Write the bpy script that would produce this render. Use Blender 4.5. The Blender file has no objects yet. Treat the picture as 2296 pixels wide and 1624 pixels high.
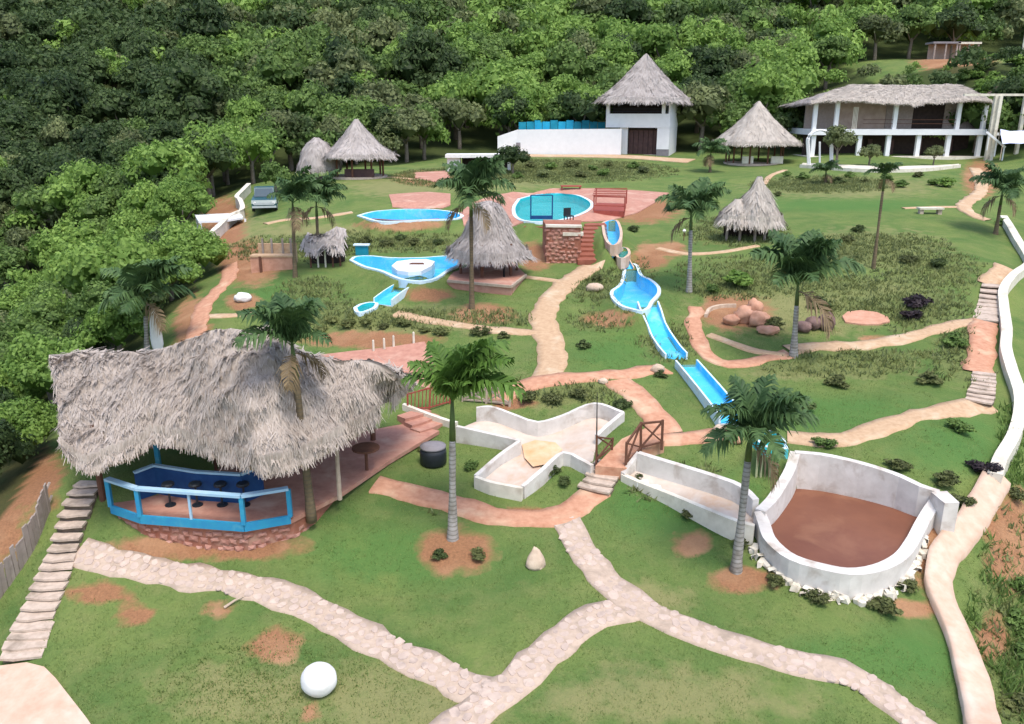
import bpy, math, random
import numpy as np
from mathutils import Vector, Matrix, noise as mnoise
from mathutils.geometry import delaunay_2d_cdt

random.seed(7)
rng = np.random.default_rng(7)
SC = bpy.context.scene
COL = SC.collection
PI = math.pi
CAMZ = 20.0
F, CX, CY = 1836.0, 1148.0, 812.0          # lens and centre in pixels of a 2296 wide picture
PITCH = math.radians(17.0)
ST, CT = math.sin(PITCH), math.cos(PITCH)

# ---------------------------------------------------------------- camera, sky, sun, exposure
cam_data = bpy.data.cameras.new('camera')
cam = bpy.data.objects.new('camera', cam_data)
COL.objects.link(cam)
cam.location = (0, 0, CAMZ)
cam.rotation_euler = (PI / 2 - PITCH, 0, 0)
cam_data.sensor_width = 36
cam_data.lens = 36 * F / 2296
cam_data.clip_end = 3000
cam_data.clip_start = 0.1
SC.camera = cam

SUN_EL, SUN_AZ = math.radians(66), math.radians(155)      # azimuth from +Y towards +X
world = bpy.data.worlds.new('World')
SC.world = world
world.use_nodes = True
wn = world.node_tree
bg = wn.nodes['Background']
sky = wn.nodes.new('ShaderNodeTexSky')
sky.sky_type = 'NISHITA'
sky.sun_disc = False
sky.sun_elevation = SUN_EL
sky.sun_rotation = SUN_AZ
sky.dust_density = 3.0
sky.ozone_density = 1.0
sky.altitude = 300
wn.links.new(sky.outputs[0], bg.inputs['Color'])
bg.inputs['Strength'].default_value = 0.15
sun_data = bpy.data.lights.new('sun', 'SUN')
sun_data.energy = 1.3
sun_data.angle = math.radians(20)
sun_data.color = (1.0, 0.95, 0.87)
sun = bpy.data.objects.new('sun', sun_data)
COL.objects.link(sun)
sdir = Vector((math.sin(SUN_AZ) * math.cos(SUN_EL), math.cos(SUN_AZ) * math.cos(SUN_EL), math.sin(SUN_EL)))
sun.location = sdir * 200
sun.rotation_euler = sdir.to_track_quat('Z', 'Y').to_euler()
SC.view_settings.view_transform = 'Standard'
SC.view_settings.look = 'None'
SC.view_settings.exposure = 1.05
SC.view_settings.gamma = 1
SC.view_settings.use_curve_mapping = False
SC.cycles.max_bounces = 6
SC.cycles.transparent_max_bounces = 6
SC.cycles.use_denoising = True

# ---------------------------------------------------------------- pixel <-> place
def ray(px, py):
    u, v = (px - CX) / F, (CY - py) / F
    return np.array([u, CT + v * ST, -ST + v * CT])
def W(px, py, h):                      # the point of that ray lying h metres below the lens
    d = ray(px, py)
    p = d * (h / -d[2])
    return np.array([p[0], p[1], CAMZ + p[2]])
def T(px, py, Y):                      # the point of that ray at ground distance Y
    d = ray(px, py)
    p = d * (Y / d[1])
    return np.array([p[0], p[1], CAMZ + p[2]])
def proj(P):
    P = np.asarray(P, float)
    x, y, z = P[..., 0], P[..., 1], P[..., 2] - CAMZ
    dep = np.maximum(y * CT - z * ST, 0.01)
    return CX + F * x / dep, CY - F * (y * ST + z * CT) / dep

# ---------------------------------------------------------------- terrain
CTRL = [(60,1560,12.2),(300,1600,12.0),(1148,1624,11.8),(1700,1624,11.8),(2250,1624,12.3),(-300,1624,12.9),(2600,1624,13.5),
 (60,1480,12.1),(130,1300,11.45),(170,1210,11.0),(215,1090,10.1),(1148,1480,11.6),(600,1450,11.7),
 (450,1240,11.2),(800,1250,11.3),(1148,1300,11.4),(1420,1370,11.5),(1200,1165,11.0),(2000,1500,11.9),(1650,1280,11.4),
 (870,1085,10.65),(655,1210,11.0),(960,965,10.52),(905,1000,10.55),(900,880,9.9),(850,800,9.55),(960,840,9.75),(900,700,8.7),(700,740,9.3),(820,755,9.25),(1000,755,9.0),
 (1060,690,8.6),(1230,800,9.1),(1230,850,9.3),(1240,700,8.5),(1300,610,7.95),(1100,640,8.2),(850,640,8.3),(600,640,8.5),
 (450,760,9.5),(440,700,9.2),(500,640,8.75),(600,580,8.0),(720,590,8.0),(480,540,8.2),(600,500,7.2),(700,480,6.9),(580,450,6.8),
 (900,530,7.4),(900,490,6.7),(1100,490,6.6),(1300,480,6.5),(1420,440,6.3),(1450,480,6.7),(1340,585,7.8),(1230,590,7.9),
 (1200,420,6.1),(1200,365,5.0),(1430,352,4.75),(1250,348,4.75),(1120,348,4.8),(1100,385,5.5),(950,392,5.6),(800,392,5.4),(700,392,5.7),
 (1560,420,6.2),(1560,500,6.9),(1560,570,7.5),(1560,650,8.3),(1700,560,7.3),(1700,650,8.2),(1700,740,8.9),(1600,800,9.4),(1590,385,5.5),(1690,370,5.2),
 (1850,378,5.1),(2100,378,5.1),(2000,352,4.55),(1850,350,4.5),(2200,350,4.5),(1900,440,6.0),(1900,530,7.0),(2100,470,6.3),(2100,560,7.2),(1950,600,7.6),(1930,720,8.7),(2000,760,9.0),
 (2150,650,8.3),(2200,720,8.7),(2200,830,9.3),(2200,905,9.8),(2000,850,9.6),(1800,860,9.6),(1950,980,10.0),(1750,1000,10.1),(2100,1040,10.2),
 (1500,980,10.0),(1550,880,9.6),(1420,880,9.5),(1400,1000,10.1),(1270,880,9.5),(1100,950,10.2),(1230,1090,10.8),(1000,1060,10.7),
 (2180,480,6.5),(2250,600,7.7),(2270,750,8.9),(2270,900,9.8),(2230,1060,10.5),(2110,1250,11.3),(2140,1450,12.0),(2200,1600,12.4),
 (2296,1250,11.9),(2296,1450,12.9),(2450,1250,13.2),(2450,900,10.8),(2450,700,9.6),(2450,500,7.3),(2500,400,5.6),
 (1900,1330,11.4),(1700,1120,10.7),(2090,1150,10.8),
 (0,1200,11.0),(0,1350,12.0),(-100,1300,11.9),(60,1090,10.7),(120,1040,10.6),(300,1000,10.5),(500,1000,10.5),(0,1020,11.5),(-200,1100,14.0),
 (250,800,10.9),(350,790,10.1),(100,830,12.6),(-250,900,17),(300,700,11.2),(380,640,10.4),(420,560,9.6),(200,640,13.0)]
WCTRL = [(-32,40,-16),(-30,55,-14),(-45,60,-15),(-70,45,-20),(-33,72,-10),(-45,85,-9),(-75,80,-10),(-25,92,-6.2),(-10,97,-4.9),(10,100,-4.4),(30,100,-4.2),
 (-60,110,-3),(-20,115,-1),(10,118,-1),(30,118,0),(-100,120,1),(-100,160,14),(-40,150,10),(0,150,9),(40,150,10),(80,150,13),(120,160,15),
 (48,98,-2.5),(60,95,1.2),(75,95,2.0),(52,116,5.9),(62,116,6.6),(75,116,6.8),(52,128,6.8),(62,128,7.0),(78,128,7.0),(42,110,0.5),(44,125,3.5),
 (-140,220,34),(-60,220,34),(0,220,33),(60,220,34),(140,220,38),(-160,330,70),(0,330,70),(160,330,74),(-160,90,-8),(-160,30,-22),(-80,10,-20),(160,80,6),(120,40,-10),(80,40,-10),(80,70,-4),
 (0,-15,-13.5),(-60,-15,-19),(60,-15,-16),(160,-15,-20),(-160,-15,-25),(100,100,3)]
_pts = [W(a, b, h) for a, b, h in CTRL] + [np.array([x, y, CAMZ + z]) for x, y, z in WCTRL]
_pts = np.array(_pts)
_S = 50.0
def _phi(r2):
    return np.where(r2 > 1e-12, 0.5 * r2 * np.log(np.maximum(r2, 1e-12)), 0.0)
_xy = _pts[:, :2] / _S
_n = len(_xy)
_K = _phi(((_xy[:, None] - _xy[None]) ** 2).sum(-1)) + 2e-5 * np.eye(_n)
_P = np.hstack([np.ones((_n, 1)), _xy])
_A = np.block([[_K, _P], [_P.T, np.zeros((3, 3))]])
_sol = np.linalg.solve(_A, np.concatenate([_pts[:, 2], np.zeros(3)]))
def tps(X, Y):
    out = np.empty(X.size)
    q = np.stack([X.ravel() / _S, Y.ravel() / _S], 1)
    for i in range(0, len(q), 20000):
        b = q[i:i + 20000]
        r2 = ((b[:, None] - _xy[None]) ** 2).sum(-1)
        out[i:i + 20000] = _phi(r2) @ _sol[:_n] + _sol[_n] + b @ _sol[_n + 1:]
    return out.reshape(X.shape)
def _axis(segs):
    a = [segs[0][0]]
    for s0, s1, d in segs:
        k = max(1, round((s1 - s0) / d))
        a += list(np.linspace(s0, s1, k + 1)[1:])
    return np.array(a)
GX = _axis([(-160, -60, 4), (-60, -32, 1.2), (-32, 45, 0.27), (45, 80, 1.0), (80, 160, 4)])
GY = _axis([(-15, 8, 2), (8, 58, 0.27), (58, 130, 0.8), (130, 330, 4)])
_gx, _gy = np.meshgrid(GX, GY)
GZ = tps(_gx, _gy)
# level ground under the pools
POOLS = {
 'main': ([(1160,446),(1200,436),(1250,433),(1295,437),(1324,449),(1331,461),(1318,474),(1285,487),(1240,496),(1190,497),(1155,488),(1148,466)], 6.38, 1.3),
 'narrow': ([(800,483),(835,474),(880,470),(930,468),(980,470),(1025,476),(1040,484),(1020,491),(960,493),(900,496),(845,496)], 6.55, 1.0),
 'stream': ([(783,583),(795,575),(830,573),(880,577),(940,577),(985,574),(1020,573),(1042,578),(1036,592),(1010,605),(985,622),(955,630),(925,630),(890,624),(850,607),(812,597)], 7.75, 0.8),
 'tiny': ([(792,690),(805,682),(828,677),(848,679),(843,690),(815,700),(797,699)], 8.5, 0.5),
 'head': ([(1348,500),(1362,494),(1384,494),(1393,508),(1396,528),(1388,546),(1368,549),(1354,532)], 6.75, 0.95),
 'round': ([(1377,562),(1390,554),(1408,556),(1414,568),(1402,578),(1384,577)], 7.35, 0.85),
 'splash': ([(1398,597),(1415,590),(1431,595),(1441,616),(1462,627),(1479,642),(1481,658),(1466,676),(1458,690),(1440,697),(1415,693),(1388,684),(1370,666),(1369,652),(1385,640),(1393,625)], 8.0, 0.8)}
def _pdist(X, Y, poly):
    d = np.full(X.shape, 1e9)
    ins = np.zeros(X.shape, bool)
    j = len(poly) - 1
    for i in range(len(poly)):
        a, b = poly[j], poly[i]
        e = b - a
        t = np.clip(((X - a[0]) * e[0] + (Y - a[1]) * e[1]) / (e @ e + 1e-12), 0, 1)
        d = np.minimum(d, np.hypot(X - a[0] - t * e[0], Y - a[1] - t * e[1]))
        ins ^= ((a[1] > Y) != (b[1] > Y)) & (X < (b[0] - a[0]) * (Y - a[1]) / (b[1] - a[1] + 1e-12) + a[0])
        j = i
    return np.where(ins, -d, d)
for _px, _h, _m in POOLS.values():
    _w3 = np.array([W(a, b, _h) for a, b in _px])
    _d = _pdist(_gx, _gy, _w3[:, :2])
    _k = np.clip(1 - _d / _m, 0, 1); _k = _k * _k * (3 - 2 * _k)
    GZ = GZ * (1 - _k) + (_w3[0, 2] - 0.07) * _k
def ground_z(x, y):
    x = np.asarray(x, float); y = np.asarray(y, float)
    i = np.clip(np.searchsorted(GX, x) - 1, 0, len(GX) - 2)
    j = np.clip(np.searchsorted(GY, y) - 1, 0, len(GY) - 2)
    fx = np.clip((x - GX[i]) / (GX[i + 1] - GX[i]), 0, 1)
    fy = np.clip((y - GY[j]) / (GY[j + 1] - GY[j]), 0, 1)
    return (GZ[j, i] * (1 - fx) * (1 - fy) + GZ[j, i + 1] * fx * (1 - fy) + GZ[j + 1, i] * (1 - fx) * fy + GZ[j + 1, i + 1] * fx * fy)
_ts = np.concatenate([np.arange(8, 60, 0.1), np.arange(60, 320, 0.5)])
def G(px, py):                          # where that ray meets the ground
    d = ray(px, py)
    t = _ts
    P = d[None] * t[:, None]
    below = CAMZ + P[:, 2] < ground_z(P[:, 0], P[:, 1])
    k = int(np.argmax(below)) if below.any() else len(t) - 1
    a, b = t[max(k - 1, 0)], t[k]
    for _ in range(14):
        m = (a + b) / 2
        if CAMZ + d[2] * m < ground_z(d[0] * m, d[1] * m): b = m
        else: a = m
    p = d * b
    return np.array([p[0], p[1], float(ground_z(p[0], p[1]))])
def scale_at(P):                        # pixels per metre there
    return F / (P[1] * CT - (P[2] - CAMZ) * ST)
# ---------------------------------------------------------------- materials
def _nodes(name):
    m = bpy.data.materials.new(name)
    m.use_nodes = True
    nt = m.node_tree
    return m, nt, nt.nodes, nt.links, nt.nodes['Principled BSDF']
def _noise(nt, scale, detail=4, coord=None, rough=0.6, dist=0.0):
    n = nt.nodes.new('ShaderNodeTexNoise')
    n.inputs['Scale'].default_value = scale
    n.inputs['Detail'].default_value = detail
    n.inputs['Roughness'].default_value = rough
    n.inputs['Distortion'].default_value = dist
    if coord is None:
        coord = nt.nodes.new('ShaderNodeNewGeometry').outputs['Position']
    nt.links.new(coord, n.inputs['Vector'])
    return n.outputs['Fac']
def _ramp(nt, fac, lo, hi):
    r = nt.nodes.new('ShaderNodeMapRange')
    r.inputs['From Min'].default_value = lo
    r.inputs['From Max'].default_value = hi
    nt.links.new(fac, r.inputs['Value'])
    return r.outputs['Result']
def _mix(nt, fac, a, b):
    m = nt.nodes.new('ShaderNodeMix')
    m.data_type = 'RGBA'
    if hasattr(fac, 'is_output'): nt.links.new(fac, m.inputs['Factor'])
    else: m.inputs['Factor'].default_value = fac
    for s, v in (('A', a), ('B', b)):
        sock = [q for q in m.inputs if q.name == s and q.type == 'RGBA'][0]
        if hasattr(v, 'is_output'): nt.links.new(v, sock)
        else: sock.default_value = (*v, 1)
    return [q for q in m.outputs if q.type == 'RGBA'][0]
def _math(nt, op, a, b):
    m = nt.nodes.new('ShaderNodeMath')
    m.operation = op
    for i, v in enumerate((a, b)):
        if hasattr(v, 'is_output'): nt.links.new(v, m.inputs[i])
        else: m.inputs[i].default_value = v
    return m.outputs[0]
def _attr(nt, name):
    a = nt.nodes.new('ShaderNodeAttribute')
    a.attribute_name = name
    return a.outputs['Fac']
def _bump(nt, b, fac, strength, dist=0.05):
    n = nt.nodes.new('ShaderNodeBump')
    n.inputs['Strength'].default_value = strength
    n.inputs['Distance'].default_value = dist
    nt.links.new(fac, n.inputs['Height'])
    nt.links.new(n.outputs[0], b.inputs['Normal'])
def mk(name, c1, c2=None, scale=4.0, rough=0.85, bump=0.0, stain=None, stain_scale=0.8, tint=False, rand=False, spec=0.2, lo=0.3, hi=0.7):
    m, nt, N, L, b = _nodes(name)
    b.inputs['Roughness'].default_value = rough
    b.inputs['Specular IOR Level'].default_value = spec
    c2 = c2 or tuple(x * 0.8 for x in c1)
    f = _noise(nt, scale, 5)
    col = _mix(nt, _ramp(nt, f, lo, hi), c1, c2)
    if tint:
        col = _mix(nt, _ramp(nt, _math(nt, 'ADD', _attr(nt, 'tint'), _math(nt, 'MULTIPLY', f, 0.6)), 0.3, 1.3), c1, c2)
    if rand:
        oi = N.new('ShaderNodeObjectInfo')
        col = _mix(nt, _math(nt, 'MULTIPLY', oi.outputs['Random'], 0.7), col, c2)
    if stain:
        s = _noise(nt, stain_scale, 6, dist=0.4)
        col = _mix(nt, _ramp(nt, s, 0.52, 0.72), col, stain)
    L.new(col, b.inputs['Base Color'])
    if bump:
        _bump(nt, b, f, bump)
    return m
def leaf_mat(name, dark, light, transl=0.38, gloss=0.0):
    m, nt, N, L, b = _nodes(name)
    oi = N.new('ShaderNodeObjectInfo')
    f = _noise(nt, 0.35, 2)
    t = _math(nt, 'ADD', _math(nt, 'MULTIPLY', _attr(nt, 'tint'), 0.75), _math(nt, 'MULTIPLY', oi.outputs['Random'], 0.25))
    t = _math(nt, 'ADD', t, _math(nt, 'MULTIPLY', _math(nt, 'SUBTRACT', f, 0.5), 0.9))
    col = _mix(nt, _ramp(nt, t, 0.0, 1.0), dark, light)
    b.inputs['Roughness'].default_value = 0.6
    b.inputs['Specular IOR Level'].default_value = 0.25
    L.new(col, b.inputs['Base Color'])
    tr = N.new('ShaderNodeBsdfTranslucent')
    L.new(col, tr.inputs['Color'])
    ms = N.new('ShaderNodeMixShader')
    ms.inputs[0].default_value = transl
    L.new(b.outputs[0], ms.inputs[1])
    L.new(tr.outputs[0], ms.inputs[2])
    L.new(ms.outputs[0], N['Material Output'].inputs['Surface'])
    return m
def water_mat(name, tintc, opac, rough=0.08):
    m, nt, N, L, b = _nodes(name)
    b.inputs['Base Color'].default_value = (*tintc, 1)
    b.inputs['Roughness'].default_value = rough
    b.inputs['IOR'].default_value = 1.33
    tr = N.new('ShaderNodeBsdfTransparent')
    tr.inputs['Color'].default_value = (0.9, 1.0, 1.0, 1)
    ms = N.new('ShaderNodeMixShader')
    ms.inputs[0].default_value = opac
    L.new(tr.outputs[0], ms.inputs[1])
    L.new(b.outputs[0], ms.inputs[2])
    L.new(ms.outputs[0], N['Material Output'].inputs['Surface'])
    _bump(nt, b, _noise(nt, 5.0, 3, dist=0.5), 0.5, 0.05)
    return m

M = {}
M['white'] = mk('white_paint', (0.80, 0.79, 0.76), (0.70, 0.69, 0.66), 2.5, 0.7, 0.05, (0.56, 0.53, 0.48), 1.3)
M['whiteplain'] = mk('clean_white_paint', (0.80, 0.80, 0.80), (0.74, 0.74, 0.74), 2.0, 0.6)
M['cream'] = mk('cream_concrete', (0.74, 0.69, 0.58), (0.60, 0.55, 0.45), 3.0, 0.85, 0.1, (0.46, 0.40, 0.31), 1.0)
M['tank'] = mk('lime_washed_concrete', (0.70, 0.66, 0.61), (0.55, 0.51, 0.46), 2.2, 0.85, 0.2, (0.38, 0.31, 0.25), 1.3)
M['path'] = mk('path_mortar', (0.52, 0.405, 0.315), (0.42, 0.32, 0.245), 7.0, 0.95, 0.3, (0.33, 0.26, 0.20), 2.2)
M['pathfar'] = mk('sandy_path', (0.54, 0.38, 0.24), (0.42, 0.27, 0.16), 6.0, 0.95, 0.25, (0.58, 0.47, 0.33), 0.9)
M['pathpink'] = mk('pink_clay_path', (0.56, 0.31, 0.20), (0.42, 0.20, 0.12), 5.0, 0.95, 0.2, (0.60, 0.42, 0.28), 0.8)
M['stone'] = mk('pale_field_stone', (0.62, 0.495, 0.40), (0.43, 0.335, 0.28), 4, 0.9, 0.4, (0.33, 0.26, 0.22), 2.6, rand=True)
M['steps'] = mk('step_stone', (0.58, 0.47, 0.38), (0.42, 0.33, 0.26), 6.0, 0.9, 0.3, (0.25, 0.2, 0.15), 1.6)
M['paleearth'] = mk('pale_bare_clay', (0.62, 0.46, 0.35), (0.52, 0.35, 0.25), 3.0, 0.95, 0.2, (0.66, 0.54, 0.44), 0.7)
M['riser'] = mk('dark_earth_riser', (0.20, 0.15, 0.11), (0.13, 0.10, 0.07), 5.0, 0.95, 0.2)
M['basinfloor'] = mk('silty_basin_floor', (0.60, 0.52, 0.45), (0.50, 0.40, 0.32), 1.8, 0.9, 0.15, (0.52, 0.34, 0.22), 0.9)
M['floor'] = mk('terracotta_floor', (0.50, 0.26, 0.19), (0.38, 0.18, 0.13), 4.0, 0.8, 0.05, (0.55, 0.36, 0.27), 0.7)
M['redstone'] = mk('red_rubble_mortar', (0.36, 0.15, 0.10), (0.27, 0.10, 0.06), 5.0, 0.9, 0.3, (0.42, 0.25, 0.18), 1.5)
M['rubble'] = mk('pink_rubble_stone', (0.50, 0.29, 0.23), (0.33, 0.15, 0.11), 4.0, 0.9, 0.3, rand=True)
M['brick'] = mk('red_brick', (0.33, 0.12, 0.08), (0.24, 0.08, 0.05), 6.0, 0.9, 0.2)
M['blue'] = mk('blue_paint', (0.02, 0.22, 0.44), (0.03, 0.30, 0.46), 3.0, 0.5, 0, (0.10, 0.36, 0.46), 2.0, spec=0.4)
M['bluerail'] = mk('pale_blue_rail', (0.30, 0.50, 0.66), (0.40, 0.55, 0.66), 3.0, 0.5)
M['navy'] = mk('navy_paint', (0.012, 0.05, 0.16), (0.02, 0.075, 0.20), 3.0, 0.6)
M['dark'] = mk('painted_interior_shade', (0.03, 0.022, 0.02), (0.05, 0.035, 0.03), 3.0, 0.9)  # near-black: shade of the interiors put into the wall colour
M['poolpaint'] = mk('pool_blue_paint', (0.06, 0.50, 0.86), (0.13, 0.62, 0.88), 1.6, 0.6, 0, (0.42, 0.64, 0.70), 1.5)
M['poolteal'] = mk('pool_teal_paint', (0.02, 0.46, 0.52), (0.05, 0.58, 0.62), 1.2, 0.5, 0, (0.18, 0.66, 0.68), 0.7)
M['poolrim'] = mk('pool_rim_paint', (0.66, 0.78, 0.82), (0.55, 0.72, 0.80), 2.0, 0.7, 0, (0.62, 0.58, 0.52), 1.4)
M['tealpanel'] = mk('teal_panel_paint', (0.01, 0.20, 0.30), (0.02, 0.30, 0.42), 1.5, 0.5)
M['bluepanel'] = mk('bright_blue_panel_paint', (0.02, 0.34, 0.58), (0.03, 0.42, 0.62), 1.5, 0.5)
M['water'] = water_mat('pool_water', (0.10, 0.55, 0.80), 0.25)
M['waterteal'] = water_mat('teal_pool_water', (0.03, 0.48, 0.50), 0.45)
M['mud'] = mk('muddy_water', (0.21, 0.085, 0.048), (0.16, 0.062, 0.037), 0.8, 0.3, 0, (0.25, 0.115, 0.065), 0.7, spec=0.15)
M['sediment'] = mk('orange_sediment', (0.62, 0.33, 0.15), (0.70, 0.50, 0.34), 2.0, 0.9)
M['thatch'] = mk('grey_thatch', (0.35, 0.295, 0.25), (0.50, 0.435, 0.38), 1.6, 1.0, 0.5, (0.37, 0.305, 0.25), 1.0, tint=True, spec=0.05)
M['thatchold'] = mk('weathered_thatch', (0.30, 0.265, 0.245), (0.48, 0.435, 0.405), 2.2, 1.0, 0.5, (0.30, 0.27, 0.25), 0.9, tint=True, spec=0.05)
M['thatchpale'] = mk('pale_thatch', (0.34, 0.30, 0.26), (0.52, 0.47, 0.41), 2.2, 1.0, 0.5, (0.46, 0.40, 0.34), 0.9, tint=True, spec=0.05)
M['wood'] = mk('brown_timber', (0.16, 0.075, 0.05), (0.11, 0.05, 0.03), 6.0, 0.8)
M['redwood'] = mk('red_stained_timber', (0.36, 0.085, 0.06), (0.25, 0.06, 0.045), 5.0, 0.75)
M['greywood'] = mk('weathered_grey_timber', (0.40, 0.34, 0.30), (0.26, 0.21, 0.18), 5.0, 0.95, 0.3, rand=True)
M['palewood'] = mk('pale_timber', (0.50, 0.40, 0.31), (0.38, 0.29, 0.22), 5.0, 0.85)
M['trunk'] = mk('grey_palm_trunk', (0.42, 0.40, 0.37), (0.26, 0.24, 0.21), 6.0, 0.95, 0.4, (0.18, 0.15, 0.11), 2.0)
M['trunkbrown'] = mk('brown_palm_trunk', (0.20, 0.15, 0.09), (0.12, 0.09, 0.05), 6.0, 0.95, 0.4)
M['bark'] = mk('forest_bark', (0.20, 0.17, 0.13), (0.11, 0.09, 0.07), 5.0, 0.95, 0.4)
M['shaft'] = mk('palm_crownshaft', (0.10, 0.15, 0.04), (0.07, 0.09, 0.03), 4.0, 0.6)
M['black'] = mk('black_plastic', (0.012, 0.016, 0.02), (0.02, 0.024, 0.03), 3.0, 0.5, spec=0.4)
M['greylid'] = mk('grey_lid', (0.26, 0.24, 0.25), (0.2, 0.18, 0.19), 3.0, 0.6)
M['boulder'] = mk('white_boulder', (0.80, 0.79, 0.77), (0.70, 0.68, 0.65), 3.0, 0.85, 0.2)
M['rockbeige'] = mk('beige_rock', (0.62, 0.50, 0.38), (0.45, 0.33, 0.24), 4.0, 0.95, 0.5)
M['rockpink'] = mk('pink_clay_rock', (0.58, 0.33, 0.23), (0.44, 0.22, 0.14), 3.0, 0.95, 0.5)
M['rockdark'] = mk('dark_purple_rock', (0.24, 0.155, 0.135), (0.14, 0.09, 0.08), 4.0, 0.95, 0.5)
M['stilt'] = mk('yellow_green_post', (0.52, 0.52, 0.28), (0.40, 0.40, 0.22), 4.0, 0.7)
M['carbody'] = mk('dark_teal_car_paint', (0.02, 0.075, 0.09), (0.03, 0.09, 0.10), 2.0, 0.3, spec=0.5)
M['glass'] = mk('dark_window_glass', (0.02, 0.05, 0.07), (0.03, 0.06, 0.08), 2.0, 0.12, spec=0.6)
M['chrome'] = mk('grey_metal', (0.45, 0.48, 0.48), (0.35, 0.38, 0.38), 3.0, 0.4, spec=0.5)
M['rubber'] = mk('tyre_rubber', (0.02, 0.02, 0.02), (0.03, 0.03, 0.03), 5.0, 0.8)
M['tarp'] = mk('pale_blue_tarpaulin', (0.62, 0.66, 0.80), (0.50, 0.55, 0.74), 1.5, 0.5)
M['innerwall'] = mk('ochre_inner_wall', (0.46, 0.36, 0.29), (0.34, 0.25, 0.20), 1.5, 0.9)
M['scrubwall'] = mk('mossy_rear_wall', (0.13, 0.13, 0.06), (0.09, 0.09, 0.045), 1.5, 0.95)
M['door'] = mk('brown_door', (0.10, 0.055, 0.05), (0.06, 0.035, 0.035), 3.0, 0.7)

for k_ in ('trunk', 'trunkbrown'):
    nt_ = M[k_].node_tree
    b_ = nt_.nodes['Principled BSDF']
    src = b_.inputs['Base Color'].links[0].from_socket
    wv = nt_.nodes.new('ShaderNodeTexWave'); wv.bands_direction = 'Z'; wv.inputs['Scale'].default_value = 2.6; wv.inputs['Distortion'].default_value = 1.2
    nt_.links.new(nt_.nodes.new('ShaderNodeNewGeometry').outputs['Position'], wv.inputs['Vector'])
    nt_.links.new(_mix(nt_, _math(nt_, 'MULTIPLY', _ramp(nt_, wv.outputs['Fac'], .6, 1.0), .55), src, (.10, .085, .065)), b_.inputs['Base Color'])
LEAF = {
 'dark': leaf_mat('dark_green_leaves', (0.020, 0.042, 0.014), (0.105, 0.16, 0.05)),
 'mid': leaf_mat('mid_green_leaves', (0.055, 0.105, 0.024), (0.22, 0.33, 0.085)),
 'bright': leaf_mat('bright_green_leaves', (0.095, 0.185, 0.032), (0.30, 0.445, 0.10)),
 'olive': leaf_mat('olive_green_leaves', (0.055, 0.078, 0.03), (0.26, 0.30, 0.12)),
 'dead': leaf_mat('dead_palm_leaves', (0.10, 0.065, 0.03), (0.30, 0.22, 0.12), 0.2),
 'palm': leaf_mat('palm_leaves', (0.022, 0.058, 0.02), (0.115, 0.195, 0.065), 0.2),
 'palmbright': leaf_mat('bright_palm_leaves', (0.03, 0.075, 0.012), (0.15, 0.27, 0.05), 0.3),
 'shrub': leaf_mat('shrub_leaves', (0.05, 0.065, 0.022), (0.22, 0.24, 0.085)),
 'shrub2': leaf_mat('dull_shrub_leaves', (0.03, 0.05, 0.016), (0.13, 0.175, 0.055)),
 'purple': leaf_mat('dark_purple_leaves', (0.012, 0.008, 0.010), (0.06, 0.04, 0.045), 0.15),
 'scrub': leaf_mat('dry_scrub', (0.09, 0.115, 0.035), (0.29, 0.31, 0.11)),
 'grass': leaf_mat('lawn_blades', (0.09, 0.15, 0.035), (0.24, 0.31, 0.095), 0.35),
}

# ---------------------------------------------------------------- object helpers
def tag(o, label=None, cat=None, group=None, kind=None):
    if label: o['label'] = label
    if cat: o['category'] = cat
    if group: o['group'] = group
    if kind: o['kind'] = kind
    return o
def thing(name, loc, label, cat, group=None, rz=0.0):
    o = bpy.data.objects.new(name, None)
    o.empty_display_size = 0.3
    o.location = tuple(float(q) for q in loc)
    o.rotation_euler = (0, 0, rz)
    COL.objects.link(o)
    return tag(o, label, cat, group)
def mesh_data(name, v, f, mat, smooth=False, tint=None):
    me = bpy.data.meshes.new(name)
    if isinstance(f, np.ndarray):
        v = np.asarray(v, np.float32)
        k = f.shape[1]
        me.vertices.add(len(v))
        me.vertices.foreach_set('co', v.ravel())
        me.loops.add(f.size)
        me.loops.foreach_set('vertex_index', f.ravel().astype(np.int32))
        me.polygons.add(len(f))
        me.polygons.foreach_set('loop_start', np.arange(0, f.size, k, dtype=np.int32))
        me.polygons.foreach_set('loop_total', np.full(len(f), k, np.int32))
        me.update(calc_edges=True)
        me.validate()
    else:
        me.from_pydata([tuple(map(float, p)) for p in v], [], [tuple(map(int, q)) for q in f])
        me.update()
    if smooth:
        me.polygons.foreach_set('use_smooth', np.ones(len(me.polygons), bool))
    if tint is not None:
        a = me.attributes.new('tint', 'FLOAT', 'POINT')
        a.data.foreach_set('value', np.asarray(tint, np.float32))
    if mat: me.materials.append(mat)
    return me
def mobj(name, v, f, mat, parent=None, smooth=False, tint=None, local=False):
    """One mesh object. Vertices are in world space unless local; a parent keeps its own place."""
    v = np.asarray(v, float).reshape(-1, 3)
    if parent is not None and not local:
        mw = Matrix.Translation(parent.location) @ parent.rotation_euler.to_matrix().to_4x4()
        inv = np.array(mw.inverted())
        v = v @ inv[:3, :3].T + inv[:3, 3]
    o = bpy.data.objects.new(name, mesh_data(name, v, f, mat, smooth, tint))
    COL.objects.link(o)
    if parent is not None: o.parent = parent
    return o
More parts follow.
